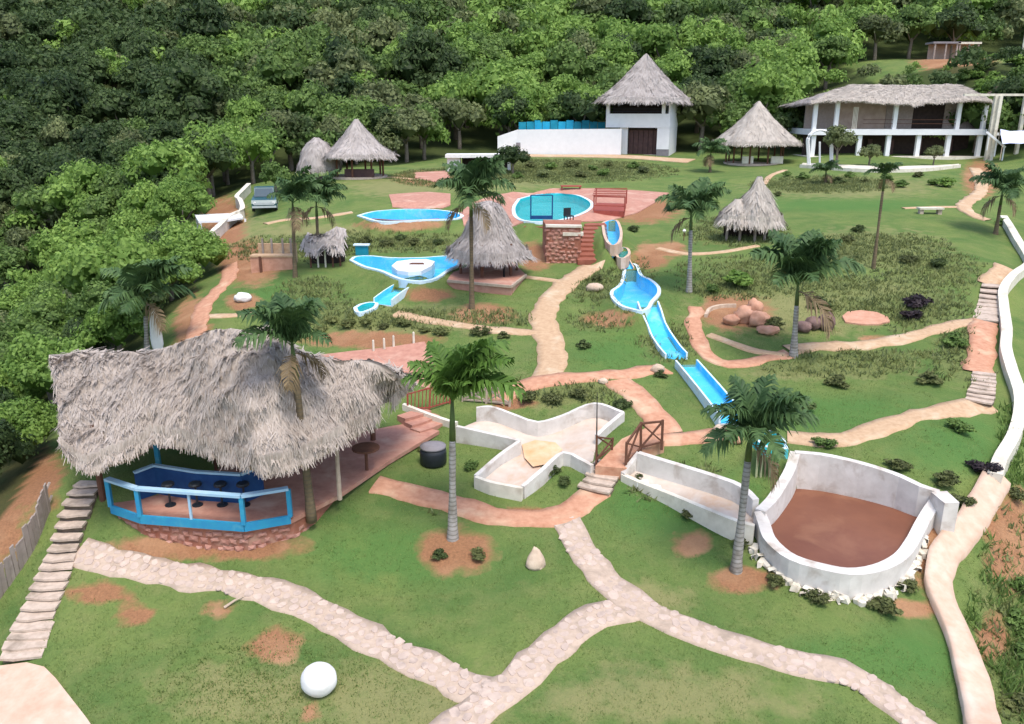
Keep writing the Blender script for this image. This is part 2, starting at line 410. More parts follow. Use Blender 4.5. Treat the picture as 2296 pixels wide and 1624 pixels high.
class MB:
    def __init__(s): s.v, s.f = [], []
    def add(s, v, f):
        k = len(s.v)
        s.v += [tuple(map(float, p)) for p in v]
        s.f += [tuple(i + k for i in q) for q in f]
        return s
    def box(s, x0, y0, z0, x1, y1, z1):
        v = [(x, y, z) for z in (z0, z1) for x, y in ((x0, y0), (x1, y0), (x1, y1), (x0, y1))]
        return s.add(v, [(3, 2, 1, 0), (4, 5, 6, 7), (0, 1, 5, 4), (1, 2, 6, 5), (2, 3, 7, 6), (3, 0, 4, 7)])
    def beam(s, p, q, w, h=None):
        p, q = np.array(p, float), np.array(q, float)
        h = h or w
        d = (q - p) / np.linalg.norm(q - p)
        up = np.array([0, 0, 1.0]) if abs(d[2]) < 0.95 else np.array([1.0, 0, 0])
        a = np.cross(d, up); a /= np.linalg.norm(a)
        b = np.cross(a, d)
        v = [e + a * sx * w / 2 + b * sy * h / 2 for e in (p, q) for sx, sy in ((-1, -1), (1, -1), (1, 1), (-1, 1))]
        return s.add(v, [(0, 1, 2, 3), (7, 6, 5, 4), (4, 5, 1, 0), (5, 6, 2, 1), (6, 7, 3, 2), (7, 4, 0, 3)])
    def tube(s, pts, rad, n=8, cap=True):
        pts = [np.array(p, float) for p in pts]
        v, f = [], []
        for i, p in enumerate(pts):
            d = pts[min(i + 1, len(pts) - 1)] - pts[max(i - 1, 0)]
            d = d / max(np.linalg.norm(d), 1e-9)
            up = np.array([0, 0, 1.0]) if abs(d[2]) < 0.9 else np.array([1.0, 0, 0])
            a = np.cross(d, up); a /= np.linalg.norm(a)
            b = np.cross(d, a)
            r = rad[i] if hasattr(rad, '__len__') else rad
            v += [p + r * (a * math.cos(2 * PI * k / n) + b * math.sin(2 * PI * k / n)) for k in range(n)]
        for i in range(len(pts) - 1):
            f += [(i * n + k, i * n + (k + 1) % n, (i + 1) * n + (k + 1) % n, (i + 1) * n + k) for k in range(n)]
        if cap:
            f += [tuple(range(n))[::-1], tuple(range((len(pts) - 1) * n, len(pts) * n))]
        return s.add(v, f)
    def prism(s, poly, z0, z1):
        n = len(poly)
        z0 = z0 if hasattr(z0, '__len__') else [z0] * n
        z1 = z1 if hasattr(z1, '__len__') else [z1] * n
        v = [(p[0], p[1], z0[i]) for i, p in enumerate(poly)] + [(p[0], p[1], z1[i]) for i, p in enumerate(poly)]
        ar = sum(poly[i][0] * poly[(i + 1) % n][1] - poly[(i + 1) % n][0] * poly[i][1] for i in range(n))
        f = [tuple(range(n))[::-1], tuple(range(n, 2 * n))] + [(i, (i + 1) % n, n + (i + 1) % n, n + i) for i in range(n)]
        if ar < 0: f = [q[::-1] for q in f]
        return s.add(v, f)
    def obj(s, name, mat, parent=None, smooth=False, local=False, tint=None):
        return mobj(name, s.v, s.f, mat, parent, smooth, tint, local)

def spline(pts, step=0.3):
    """Catmull-Rom through the points, resampled at about the step."""
    P = np.array(pts, float)
    if len(P) < 3:
        n = max(2, int(np.linalg.norm(P[-1] - P[0]) / step) + 1)
        return np.array([P[0] + (P[-1] - P[0]) * k / (n - 1) for k in range(n)])
    E = np.vstack([2 * P[0] - P[1], P, 2 * P[-1] - P[-2]])
    out = []
    for i in range(len(P) - 1):
        a, b, c, d = E[i:i + 4]
        n = max(2, int(np.linalg.norm(c - b) / step))
        for k in range(n):
            t = k / n
            out.append(0.5 * ((2 * b) + (c - a) * t + (2 * a - 5 * b + 4 * c - d) * t * t + (3 * b - a - 3 * c + d) * t ** 3))
    out.append(P[-1])
    return np.array(out)
def gpts(px):
    return np.array([G(a, b) for a, b in px])
def normals2d(P):
    d = np.gradient(P[:, :2], axis=0)
    d /= np.maximum(np.linalg.norm(d, axis=1, keepdims=True), 1e-9)
    return np.stack([-d[:, 1], d[:, 0]], 1)
def inpoly(X, Y, poly):
    poly = np.asarray(poly)
    r = np.zeros(np.shape(X), bool)
    j = len(poly) - 1
    for i in range(len(poly)):
        xi, yi, xj, yj = poly[i][0], poly[i][1], poly[j][0], poly[j][1]
        c = ((yi > Y) != (yj > Y)) & (X < (xj - xi) * (Y - yi) / (yj - yi + 1e-12) + xi)
        r ^= c
        j = i
    return r

# ---------------------------------------------------------------- ground
ppx, ppy = proj(np.stack([_gx, _gy, GZ], -1))
ahead = _gy > 8
def blob(cx, cy, rx, ry, soft=0.45):
    d = np.sqrt(((ppx - cx) / rx) ** 2 + ((ppy - cy) / ry) ** 2)
    return np.clip((1.0 + soft - d) / (2 * soft), 0, 1) * ahead
dirt = np.zeros_like(GZ); dry = np.zeros_like(GZ); scrub = np.zeros_like(GZ); lush = np.zeros_like(GZ)
for e in [(620,1450,60,38),(490,1368,34,20),(225,1330,70,24),(300,1378,45,22),(1550,1220,45,28),(1025,1235,85,50),(1085,705,70,22),(1665,1300,75,30),
          (545,678,40,18),(955,662,55,16),(1150,905,50,14),(1370,715,60,18),(2270,1210,60,110),(2225,1430,36,50),(2050,1365,70,18),(700,1600,20,24),(2080,1220,50,90),(70,1070,70,80),(560,590,70,50),(0,1180,60,90),
          (840,762,150,18),(430,740,40,80),(500,500,50,60),(1650,700,80,40),(1460,575,40,30),(400,1230,160,26),(560,1225,120,30),(1180,1150,60,14),(1500,560,40,18),(1000,1240,60,50),
          (1440,470,80,30),(2140,140,90,24),(1960,760,30,10),(900,505,90,14),(2200,400,40,40),(960,400,70,16),(1200,575,40,30)]:
    dirt = np.maximum(dirt, blob(*e))
for e in [(900,1580,220,80),(560,1560,180,70),(1500,1560,260,60),(1100,400,160,25),(1230,380,200,20),(1900,420,180,22),(900,420,120,20),(520,540,80,60),(1950,560,140,40),
          (1250,880,130,35),(900,720,180,30),(1450,1350,80,40),(1850,830,160,20),(1960,650,120,20),(700,520,140,16),(1780,690,200,60)]:
    dry = np.maximum(dry, blob(*e, 0.8))
for e in [(1260,880,120,28),(1250,385,220,22),(1420,640,40,60),(1700,610,160,30),(1850,640,160,26),(2080,610,110,40),(1500,770,60,40),(1350,720,60,20),(650,560,120,26),(930,545,120,20),(1650,520,100,30),(2050,690,110,50),(1950,800,200,14),(1100,715,120,16),(1010,1140,80,8),(1560,1060,60,14),(700,650,60,24),(2160,800,60,60),(1330,640,50,40),(1850,415,140,16),(1000,400,100,18),(1950,560,160,30),(1900,825,180,18),(900,715,170,22),(700,700,90,40),(1990,690,130,30),(2260,1400,60,220),(1480,1100,60,20),(850,540,110,20),(1650,640,110,30)]:
    scrub = np.maximum(scrub, blob(*e, 0.6))
for e in [(1550,1130,200,70),(2000,1480,240,60),(900,1250,200,60),(1900,460,200,14),(2150,1000,120,60),(1400,800,100,60),(650,660,120,30),(1900,930,200,40),(1600,620,120,30)]:
    lush = np.maximum(lush, blob(*e, 0.8))
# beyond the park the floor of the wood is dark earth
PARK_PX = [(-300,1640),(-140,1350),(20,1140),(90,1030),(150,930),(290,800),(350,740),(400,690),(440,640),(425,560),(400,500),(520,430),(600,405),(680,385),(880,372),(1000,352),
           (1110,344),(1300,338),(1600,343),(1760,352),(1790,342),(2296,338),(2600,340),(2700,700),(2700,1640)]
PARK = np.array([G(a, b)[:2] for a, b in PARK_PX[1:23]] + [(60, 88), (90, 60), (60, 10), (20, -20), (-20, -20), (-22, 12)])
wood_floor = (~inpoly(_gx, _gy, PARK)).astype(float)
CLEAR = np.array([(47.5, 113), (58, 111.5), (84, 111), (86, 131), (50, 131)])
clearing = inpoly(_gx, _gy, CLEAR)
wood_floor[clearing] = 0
nx, ny = len(GX), len(GY)
gi = np.arange(nx * ny).reshape(ny, nx)
gf = np.stack([gi[:-1, :-1], gi[:-1, 1:], gi[1:, 1:], gi[1:, :-1]], -1).reshape(-1, 4)
zj = GZ + wood_floor * 0.0
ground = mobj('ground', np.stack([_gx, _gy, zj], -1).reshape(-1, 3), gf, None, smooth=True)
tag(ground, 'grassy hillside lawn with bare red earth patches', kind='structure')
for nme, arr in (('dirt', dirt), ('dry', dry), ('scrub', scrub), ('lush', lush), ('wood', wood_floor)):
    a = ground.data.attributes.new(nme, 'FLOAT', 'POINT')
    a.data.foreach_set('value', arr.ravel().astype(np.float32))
def ground_material():
    m, nt, N, L, b = _nodes('lawn_and_earth')
    n1 = _noise(nt, 0.35, 5, dist=0.6)
    n2 = _noise(nt, 1.6, 6)
    n3 = _noise(nt, 14.0, 5)
    c = _mix(nt, _ramp(nt, n1, 0.35, 0.65), (0.165, 0.215, 0.062), (0.088, 0.155, 0.042))
    c = _mix(nt, _math(nt, 'MULTIPLY', _ramp(nt, n2, 0.45, 0.75), 0.5), c, (0.225, 0.225, 0.088))
    c = _mix(nt, _math(nt, 'MULTIPLY', _ramp(nt, n3, 0.35, 0.75), 0.45), c, (0.075, 0.12, 0.032))
    def masked(att, gain=1.0):
        f = _math(nt, 'ADD', _attr(nt, att), _math(nt, 'MULTIPLY', _math(nt, 'SUBTRACT', n2, 0.5), 1.5))
        f = _math(nt, 'MULTIPLY', f, _ramp(nt, _attr(nt, att), 0.0, 0.25))
        return _math(nt, 'MULTIPLY', _ramp(nt, f, 0.25, 0.75), gain)
    c = _mix(nt, masked('lush', 0.7), c, (0.070, 0.165, 0.040))
    c = _mix(nt, masked('dry', 0.6), c, (0.27, 0.24, 0.11))
    sc = _mix(nt, _ramp(nt, n3, 0.35, 0.65), (0.18, 0.20, 0.07), (0.10, 0.135, 0.045))
    c = _mix(nt, masked('scrub', 0.8), c, sc)
    dc = _mix(nt, _ramp(nt, n3, 0.3, 0.7), (0.38, 0.175, 0.095), (0.24, 0.105, 0.06))
    dc = _mix(nt, _ramp(nt, n1, 0.45, 0.7), dc, (0.44, 0.245, 0.14))
    c = _mix(nt, masked('dirt', 0.88), c, dc)
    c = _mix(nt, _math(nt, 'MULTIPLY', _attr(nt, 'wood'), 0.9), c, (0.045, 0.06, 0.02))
    L.new(c, b.inputs['Base Color'])
    b.inputs['Roughness'].default_value = 0.95
    b.inputs['Specular IOR Level'].default_value = 0.1
    h = _math(nt, 'ADD', n3, _math(nt, 'MULTIPLY', _noise(nt, 45, 3), 0.6))
    _bump(nt, b, h, 0.6, 0.06)
    return m
ground.data.materials.append(ground_material())

# ---------------------------------------------------------------- paths
PATHMASK = []                            # (centre line, half width) to keep grass blades off
def ribbon(name, P, width, mat, label, lift=0.05, wob=0.11):
    n2 = normals2d(P)
    w = (width if hasattr(width, '__len__') else np.full(len(P), width)) / 2
    ws = np.array([[mnoise.noise(Vector((p[0] * 1.3, p[1] * 1.3, k * 9.1))) for k in (0, 1)] for p in P]) * wob * 2
    rows = []
    for k, s in enumerate((-1.0, -1.0, -0.5, 0, 0.5, 1.0, 1.0)):
        off = (w + ws[:, 0 if s < 0 else 1] * abs(s)) * s
        x = P[:, 0] + n2[:, 0] * off
        y = P[:, 1] + n2[:, 1] * off
        z = ground_z(x, y) + (lift if 0 < k < 6 else -0.12)
        rows.append(np.stack([x, y, z], 1))
    V = np.stack(rows, 1).reshape(-1, 3)
    idx = np.arange(len(V)).reshape(len(P), 7)
    f = np.stack([idx[:-1, 1:], idx[:-1, :-1], idx[1:, :-1], idx[1:, 1:]], -1).reshape(-1, 4)[:, ::-1]
    f = f[:, ::-1]
    o = mobj(name, V, f, mat)
    tag(o, label, kind='structure')
    PATHMASK.append((P, float(np.max(w)) - 0.02))
    return o
stone_meshes = []
for k in range(8):
    r = np.random.default_rng(100 + k)
    n = 7
    ang = np.sort((np.arange(n) + r.uniform(-0.3, 0.3, n)) * 2 * PI / n)
    rad = r.uniform(0.75, 1.05, n)
    lo = np.stack([np.cos(ang) * rad, np.sin(ang) * rad, np.full(n, -0.5)], 1)
    hi = lo * [0.93, 0.93, 0] + [0, 0, 0.3]
    hi[:, 2] += r.uniform(-0.12, 0.12, n)
    f = [tuple(range(n, 2 * n))] + [(i, (i + 1) % n, n + (i + 1) % n, n + i) for i in range(n)]
    stone_meshes.append(mesh_data('paving_stone', np.vstack([lo, hi]), f, M['stone']))
def pave(path, P, width, cell, limit=300):
    """Flat field stones set one by one in the mortar of a path."""
    seg = np.linalg.norm(np.diff(P[:, :2], axis=0), axis=1)
    s = np.concatenate([[0], np.cumsum(seg)])
    n2 = normals2d(P)
    na, nb = int(s[-1] / cell), max(2, round(width / cell))
    cnt = 0
    for i in range(na):
        for j in range(nb):
            a = (i + 0.5 + (0.25 if j % 2 else -0.25) + random.uniform(-0.18, 0.18)) * cell
            t = (j + 0.5) / nb * 2 - 1 + random.uniform(-0.08, 0.08)
            if cnt >= limit or not 0 < a < s[-1]: continue
            x = np.interp(a, s, P[:, 0]) + np.interp(a, s, n2[:, 0]) * t * width / 2
            y = np.interp(a, s, P[:, 1]) + np.interp(a, s, n2[:, 1]) * t * width / 2
            o = bpy.data.objects.new('paving_stone', random.choice(stone_meshes))
            k = cell * random.uniform(0.46, 0.56)
            k *= random.choice((.75, .9, 1, 1.05, 1.15))
            o.scale = (k * random.uniform(0.9, 1.25), k * random.uniform(0.75, 1.05), 0.03)
            e = 0.3
            gx = float(ground_z(x + e, y) - ground_z(x - e, y)) / (2 * e)
            gy = float(ground_z(x, y + e) - ground_z(x, y - e)) / (2 * e)
            q = Vector((-gx, -gy, 1)).normalized().to_track_quat('Z', 'Y')
            o.rotation_euler = (q @ Matrix.Rotation(random.uniform(0, 6.28), 3, 'Z').to_quaternion()).to_euler()
            o.location = (x, y, float(ground_z(x, y)) + 0.055 + random.uniform(-0.006, 0.01))
            o.parent = path
            COL.objects.link(o)
            cnt += 1
def path(name, px, width, mat, label, cell=None, lift=0.05, wob=0.11):
    P = spline(gpts(px), 0.3)
    o = ribbon(name, P, width, mat, label, lift, wob)
    if cell: pave(o, P, width * 0.92, cell)
    return o
path('stone_path', [(175,1238),(300,1272),(450,1300),(590,1325),(700,1368),(800,1420),(900,1470),(1000,1518),(1130,1580)], 0.82, M['path'], 'pale stone path curving from the stairs below the big thatched pavilion', 0.27)
path('stone_path', [(985,1660),(1060,1606),(1130,1555),(1200,1490),(1270,1425),(1340,1385),(1425,1358)], 0.82, M['path'], 'short pale stone path linking the two long paths at the bottom of the lawn', 0.27, lift=0.056)
path('stone_path', [(1262,1160),(1305,1235),(1365,1310),(1440,1362),(1540,1412),(1640,1447),(1740,1478),(1850,1503),(1930,1530),(2020,1590),(2110,1670)], 0.82, M['path'], 'pale stone path running from the short bridge steps down past the round muddy tank', 0.28, lift=0.062)
path('clay_path', [(840,1088),(930,1108),(1050,1143),(1160,1163),(1255,1160),(1310,1125),(1345,1100)], 0.78, M['pathpink'], 'pinkish clay path from the pavilion floor past the front palm to the bridge steps', lift=0.068)
path('sand_path', [(1330,596),(1290,622),(1250,655),(1225,690),(1218,730),(1238,780),(1232,830),(1215,862)], 1.15, M['pathfar'], 'wide sandy path climbing to the red brick steps below the pool')
path('sand_path', [(1110,905),(1160,872),(1240,853),(1330,846),(1400,840),(1490,828)], 0.75, M['pathpink'], 'level sandy path crossing the lawn to the blue slide', lift=0.056)
path('clay_path', [(1385,855),(1430,895),(1470,935),(1500,975)], 1.0, M['pathpink'], 'short pink clay path beside the braced railing', lift=0.062)
path('sand_path', [(1420,1003),(1480,992),(1560,985),(1640,975)], 0.65, M['pathpink'], 'sandy path between the braced railing and the end of the slide', lift=0.068)
path('sand_path', [(1765,983),(1830,990),(1900,985),(1990,955),(2080,930),(2160,915),(2215,905)], 0.82, M['pathfar'], 'sandy path from the blue landing trough to the foot of the lower side stairs')
path('clay_path', [(1560,690),(1558,730),(1572,780),(1610,815),(1660,818),(1720,805),(1770,795)], 0.72, M['pathpink'], 'curved pink clay path around the clay sculpture garden')
path('sand_path', [(1770,788),(1830,778),(1900,778),(1990,768),(2090,742),(2150,728),(2205,722)], 0.75, M['pathfar'], 'pale sandy path from the sculpture garden to the upper side stairs', lift=0.056)
path('sand_path', [(1590,752),(1650,775),(1700,790),(1760,798)], 0.35, M['pathfar'], 'thin pale path inside the curve of the clay path', lift=0.062, wob=0.03)
path('sand_path', [(465,711),(520,709),(590,702)], 0.4, M['pathfar'], 'short pale path joining the orange path behind the pavilion roof', wob=0.03)
path('clay_path', [(425,785),(445,730),(455,690),(485,655),(512,625),(515,595)], 0.85, M['pathpink'], 'orange clay path rising behind the pavilion towards the cream wall', lift=0.056)
path('sand_path', [(885,705),(950,716),(1020,729),(1110,742),(1205,748)], 0.55, M['pathfar'], 'straight sandy path below the lower blue stream')
path('sand_path', [(1475,558),(1540,570),(1620,566),(1700,552)], 0.4, M['pathfar'], 'thin pale path to the small two-lobed thatched hut', wob=0.03)
path('sand_path', [(595,503),(640,494),(700,490),(790,477)], 0.75, M['pathfar'], 'sandy path to the end of the narrow blue pool')
path('sand_path', [(1172,622),(1210,626),(1260,634)], 0.4, M['pathfar'], 'tiny path from the palapa platform to the wide path', lift=0.062, wob=0.03)
path('sand_path', [(2025,468),(2080,466),(2150,465)], 0.4, M['pathfar'], 'thin pale path to the low stone bench', wob=0.03)
path('clay_path', [(2185,378),(2200,410),(2195,435),(2160,462),(2185,485),(2215,495)], 0.95, M['pathfar'], 'sandy path winding down from the two storey hall', lift=0.056)
path('sand_path', [(1712,415),(1728,395),(1760,382)], 0.5, M['pathfar'], 'curved pale path edge above the two-lobed hut', wob=0.03)
path('sand_path', [(870,398),(920,402),(965,405)], 0.6, M['pathfar'], 'pale path in front of the twin thatched huts', wob=0.03)
path('clay_path', [(2205,722),(2203,760),(2198,800),(2192,838)], 1.0, M['pathpink'], 'straight pink landing between the two flights of side stairs', lift=0.062)
path('sand_path', [(2255,600),(2235,618),(2212,640)], 0.95, M['pathfar'], 'grey sandy path at the head of the upper side stairs', lift=0.062)
path('clay_path', [(2238,1075),(2200,1140),(2160,1200),(2118,1250),(2103,1300),(2115,1365),(2145,1430),(2168,1500),(2185,1560),(2205,1660)], 0.66, M['paleearth'], 'narrow raised pale pinkish path curving down beside the muddy tank from the white wall', lift=0.24, wob=0.03)

def patch(name, px, mat, label, lift=0.05, cell=0.5, kind='structure', hole=None):
    B = gpts(px)
    b = []
    for i in range(len(B)):
        p, q = B[i], B[(i + 1) % len(B)]
        n = max(1, int(np.linalg.norm((q - p)[:2]) / cell))
        b += [p[:2] + (q - p)[:2] * k / n for k in range(n)]
    b = np.array(b)
    xs = np.arange(b[:, 0].min(), b[:, 0].max(), cell)
    ys = np.arange(b[:, 1].min(), b[:, 1].max(), cell)
    X, Y = np.meshgrid(xs, ys)
    ok = inpoly(X, Y, b)
    pts = np.vstack([b, np.stack([X[ok], Y[ok]], 1)])
    nb = len(b)
    r = delaunay_2d_cdt([Vector(p) for p in pts], [], [list(range(nb))], 1, 1e-4)
    v = np.array([(p.x, p.y) for p in r[0]])
    z = ground_z(v[:, 0], v[:, 1]) + lift
    vv = [tuple(p) for p in np.column_stack([v, z])]
    faces = [tuple(q) for q in r[2]]
    if hole is not None:
        faces = [q for q in faces if not inpoly(*v[list(q)].mean(0), hole)]
    k = len(vv)
    low = [(p[0], p[1], float(ground_z(p[0], p[1])) - 0.15) for p in b]
    top = [(p[0], p[1], float(ground_z(p[0], p[1])) + lift) for p in b]
    vv += top + low
    faces += [(k + i, k + (i + 1) % nb, k + nb + (i + 1) % nb, k + nb + i) for i in range(nb)]
    o = mobj(name, vv, faces, mat)
    PATHMASK.append((np.array(b), 'poly'))
    return tag(o, label, kind=kind)
patch('earth_terrace', [(-60,1505),(20,1495),(60,1490),(100,1500),(125,1525),(160,1570),(195,1615),(225,1660),(-60,1660)], M['paleearth'], 'bare pale clay terrace at the foot of the side steps', 0.06)
patch('plaza', [(700,800),(790,790),(880,780),(952,769),(968,800),(985,845),(1000,880),(960,875),(920,860),(890,850)], M['floor'], 'pink paved terrace behind the big thatched pavilion', 0.06)
patch('pool_terrace', [(1150,432),(1240,424),(1330,424),(1420,428),(1500,434),(1470,455),(1430,478),(1390,490),(1345,497),(1250,503),(1160,505),(1040,508),(1030,480),(1090,445)], M['floor'], 'salmon pink paved terrace around the turquoise pool', 0.06, 0.16, hole=np.array([W(a, b, 6.38)[:2] for a, b in POOLS['main'][0]]))
patch('pool_terrace', [(872,438),(960,432),(1010,436),(1010,462),(960,468),(880,466)], M['floor'], 'pink paved strip behind the narrow blue pool', 0.06)
patch('hall_terrace', [(1795,373),(1880,380),(2000,385),(2090,381),(2150,374),(2150,369),(2090,373),(2000,376),(1880,371),(1800,367)], M['cream'], 'pale paved terrace in front of the two storey hall', 0.07)
patch('patio', [(930,388),(1000,384),(1010,398),(985,412),(930,400)], M['floor'], 'pink paved patch beside the small white shelter', 0.06)
patch('house_apron', [(1120,346),(1380,348),(1500,355),(1560,358),(1540,366),(1400,356),(1250,353),(1120,352)], M['pathfar'], 'pale paved strip in front of the white thatched house', 0.06)
patch('round_slab', [(1888,712),(1900,702),(1930,699),(1965,703),(1990,714),(1995,724),(1970,730),(1930,730),(1895,725)], M['rockpink'], 'round pinkish slab set in the terraced lawn', 0.07)
# ---------------------------------------------------------------- thatch
def upsample(g, R, C):
    g = np.asarray(g, float)
    a = np.linspace(0, g.shape[0] - 1, R); b = np.linspace(0, g.shape[1] - 1, C)
    i = np.minimum(a.astype(int), g.shape[0] - 2); j = np.minimum(b.astype(int), g.shape[1] - 2)
    fa = (a - i)[:, None, None]; fb = (b - j)[None, :, None]
    fb = fb * fb * (3 - 2 * fb) * 0.5 + fb * 0.5
    return g[i][:, j] * (1 - fa) * (1 - fb) + g[i + 1][:, j] * fa * (1 - fb) + g[i][:, j + 1] * (1 - fa) * fb + g[i + 1][:, j + 1] * fa * fb
def thatch(parent, g, mat, nstr, wrap=False, thick=0.16, lump=0.06, slen=0.5, sw=0.05, fringe=1.0, lift=0.05):
    """g[row][col]: rows run from the ridge down to the eave. Makes the roof body and its straw."""
    g = np.array(g, float)
    R, C = g.shape[:2]
    du = np.gradient(g, axis=1); dv = np.gradient(g, axis=0)
    nrm = np.cross(du, dv)
    nrm /= np.maximum(np.linalg.norm(nrm, axis=2, keepdims=True), 1e-9)
    if nrm[..., 2].mean() < 0: nrm = -nrm
    nz = np.array([[mnoise.fractal(Vector(p) * 1.1, 0.9, 2.0, 4) for p in row] for row in g])
    if wrap: nz[:, -1] = nz[:, 0]
    top = g + nrm * (nz * lump)[..., None]
    ragged = np.array([mnoise.noise(Vector(p) * 2.4) for p in g[-1]]) * 0.12 * fringe
    if wrap: ragged[-1] = ragged[0]
    top[-1, :, 2] += ragged
    low = top - np.array([0, 0, thick]) - nrm * thick * 0.3
    V = np.concatenate([top.reshape(-1, 3), low.reshape(-1, 3)])
    idx = np.arange(R * C).reshape(R, C)
    q = np.stack([idx[:-1, :-1], idx[1:, :-1], idx[1:, 1:], idx[:-1, 1:]], -1).reshape(-1, 4)
    ql = q[:, ::-1] + R * C
    e = idx[-1]
    side = np.stack([e[:-1], e[:-1] + R * C, e[1:] + R * C, e[1:]], -1)
    fs = [q, ql, side]
    if not wrap:
        for c in (idx[:, 0], idx[:, -1]):
            fs.append(np.stack([c[:-1], c[:-1] + R * C, c[1:] + R * C, c[1:]], -1))
        e0 = idx[0]
        fs.append(np.stack([e0[:-1], e0[:-1] + R * C, e0[1:] + R * C, e0[1:]], -1))
    tint = np.concatenate([np.clip(0.45 + nz * 0.5, 0, 1).ravel(), np.zeros(R * C)])
    mobj('roof', V, np.vstack(fs), mat, parent, True, tint)
    # straw: flat strips running down the slope, and a fringe hanging from the eave
    area = np.linalg.norm(np.cross(du, dv), axis=2)
    p = (area / area.sum()).ravel()
    k = rng.choice(R * C, nstr, p=p)
    r, c = k // C, k % C
    r2 = np.minimum(r + 1, R - 1); r1 = np.maximum(r2 - 1, 0)
    c2 = np.minimum(c + 1, C - 1)
    base = top[r, c] + (top[r, c2] - top[r, c]) * rng.random((nstr, 1)) + (top[r2, c] - top[r, c]) * rng.random((nstr, 1))
    d = top[r2, c] - top[r1, c]
    d /= np.maximum(np.linalg.norm(d, axis=1, keepdims=True), 1e-9)
    n = nrm[r, c]
    acr = np.cross(n, d)
    acr /= np.maximum(np.linalg.norm(acr, axis=1, keepdims=True), 1e-9)
    d = d + acr * rng.normal(0, 0.28, (nstr, 1)) + n * rng.normal(0.015, 0.028, (nstr, 1))
    nf = int(nstr * 0.22 * fringe)
    if nf:
        cf = rng.integers(0, C - 1, nf)
        fb = rng.random((nf, 1))
        b2 = top[-1, cf] * (1 - fb) + top[-1, cf + 1] * fb
        dd = top[-1, cf] - top[-2, cf]
        dd /= np.maximum(np.linalg.norm(dd, axis=1, keepdims=True), 1e-9)
        dd = dd * 0.6 + np.array([0, 0, -0.7]) + rng.normal(0, 0.12, (nf, 3))
        n2 = nrm[-1, cf]
        a2 = np.cross(n2, dd); a2 /= np.maximum(np.linalg.norm(a2, axis=1, keepdims=True), 1e-9)
        base = np.vstack([base, b2 - dd * 0.25]); d = np.vstack([d, dd]); acr = np.vstack([acr, a2]); n = np.vstack([n, n2])
    m = len(base)
    L = slen * rng.uniform(0.5, 1.3, (m, 1)); w = sw * rng.uniform(0.5, 1.4, (m, 1))
    off = n * (rng.uniform(0.005, lift, (m, 1)))
    a = base + off
    bq = a + d * L + n * rng.uniform(-0.02, 0.05, (m, 1))
    V = np.stack([a - acr * w, a + acr * w, bq + acr * w * 0.3, bq - acr * w * 0.3], 1).reshape(-1, 3)
    t = np.repeat(rng.beta(2.6, 2.6, m), 4)
    s = mobj('thatch', V, np.arange(4 * m).reshape(m, 4), mat, parent, False, t)
    tag(s, kind='stuff')
def cone_grid(cx, cy, prof, n=40, sq=0.0, rot=0.0, rows=14, jit=0.04, ax=1.0, ay=1.0):
    """prof: (radius, z) from the peak down; sq bends the round eave towards a square one."""
    pr = np.array(prof, float)
    s = np.linspace(0, 1, rows)
    acc = np.linspace(0, 1, len(pr))
    rr, zz = np.interp(s, acc, pr[:, 0]), np.interp(s, acc, pr[:, 1])
    a = np.linspace(0, 2 * PI, n + 1)
    q = (a + PI / 4) % (PI / 2) - PI / 4
    k = (1 - sq) + sq / np.cos(q)
    g = np.empty((rows, n + 1, 3))
    jr = np.random.default_rng(int(abs(cx * 100)) + 3).normal(0, jit, n + 1); jr[-1] = jr[0]
    for i in range(rows):
        r = rr[i] * k * (1 + jr * s[i])
        x, y = r * np.cos(a) * ax, r * np.sin(a) * ay
        g[i, :, 0] = cx + x * math.cos(rot) - y * math.sin(rot)
        g[i, :, 1] = cy + x * math.sin(rot) + y * math.cos(rot)
        g[i, :, 2] = zz[i]
    return g

# ---------------------------------------------------------------- the big pavilion
FL = CAMZ - 10.4                                    # floor level
hut = thing('thatched_pavilion', (-7.2, 22.5, FL), 'big pavilion with shaggy grey thatched roof, blue balcony and red stone base', 'pavilion')
cols = [((112,797,7.25),(143,1012,8.6)),((200,793,6.9),(196,1050,8.8)),((290,790,6.7),(275,1026,8.6)),((372,786,6.5),(338,978,8.2)),
        ((438,758,6.1),(420,992,8.3)),((480,742,5.85),(500,1020,8.4)),((545,746,5.8),(582,1050,8.45)),((606,727,5.6),(635,1044,8.45)),
        ((645,772,6.15),(688,1022,8.45)),((700,800,6.5),(742,996,8.4)),((785,806,6.62),(800,962,8.3)),((848,818,6.8),(846,925,8.15)),((884,838,7.1),(874,890,7.95))]
ridge = np.array([W(*a) for a, b in cols]); eave = np.array([W(*b) for a, b in cols])
rows = []
for s in (0, 0.33, 0.66, 1.0):
    r = ridge * (1 - s) + eave * s
    r[:, 2] += 0.24 * math.sin(s * PI)
    hump = np.exp(-((np.arange(len(cols)) - 6) / 1.6) ** 2) * math.sin(s * PI)
    r[:, 2] += .3 * hump; r[:, 1] -= .35 * hump
    rows.append(r)
front = upsample(np.array(rows), 26, 110)
thatch(hut, front, M['thatch'], 20000, lump=0.22, slen=0.26, sw=0.017, thick=0.2, fringe=0.6, lift=0.03)
back = ridge.copy(); back[:, 1] += 3.4; back[:, 2] = FL + 2.0
rows = [ridge * (1 - s) + back * s + np.array([0, 0, 0.2 * math.sin(s * PI)]) for s in (0, 0.5, 1.0)]
thatch(hut, upsample(np.array(rows), 16, 70), M['thatch'], 2500, lump=0.12, slen=0.5, sw=0.04, thick=0.2)
hip = [np.array([ridge[-1]] * 3), np.array([eave[-1], (eave[-1] + back[-1]) / 2 + np.array([0.3, 0, 0]), back[-1]])]
thatch(hut, upsample(np.array(hip), 10, 24), M['thatch'], 700, lump=0.1, slen=0.45, sw=0.04)
def F0(px, py, h=10.4): return W(px, py, h)
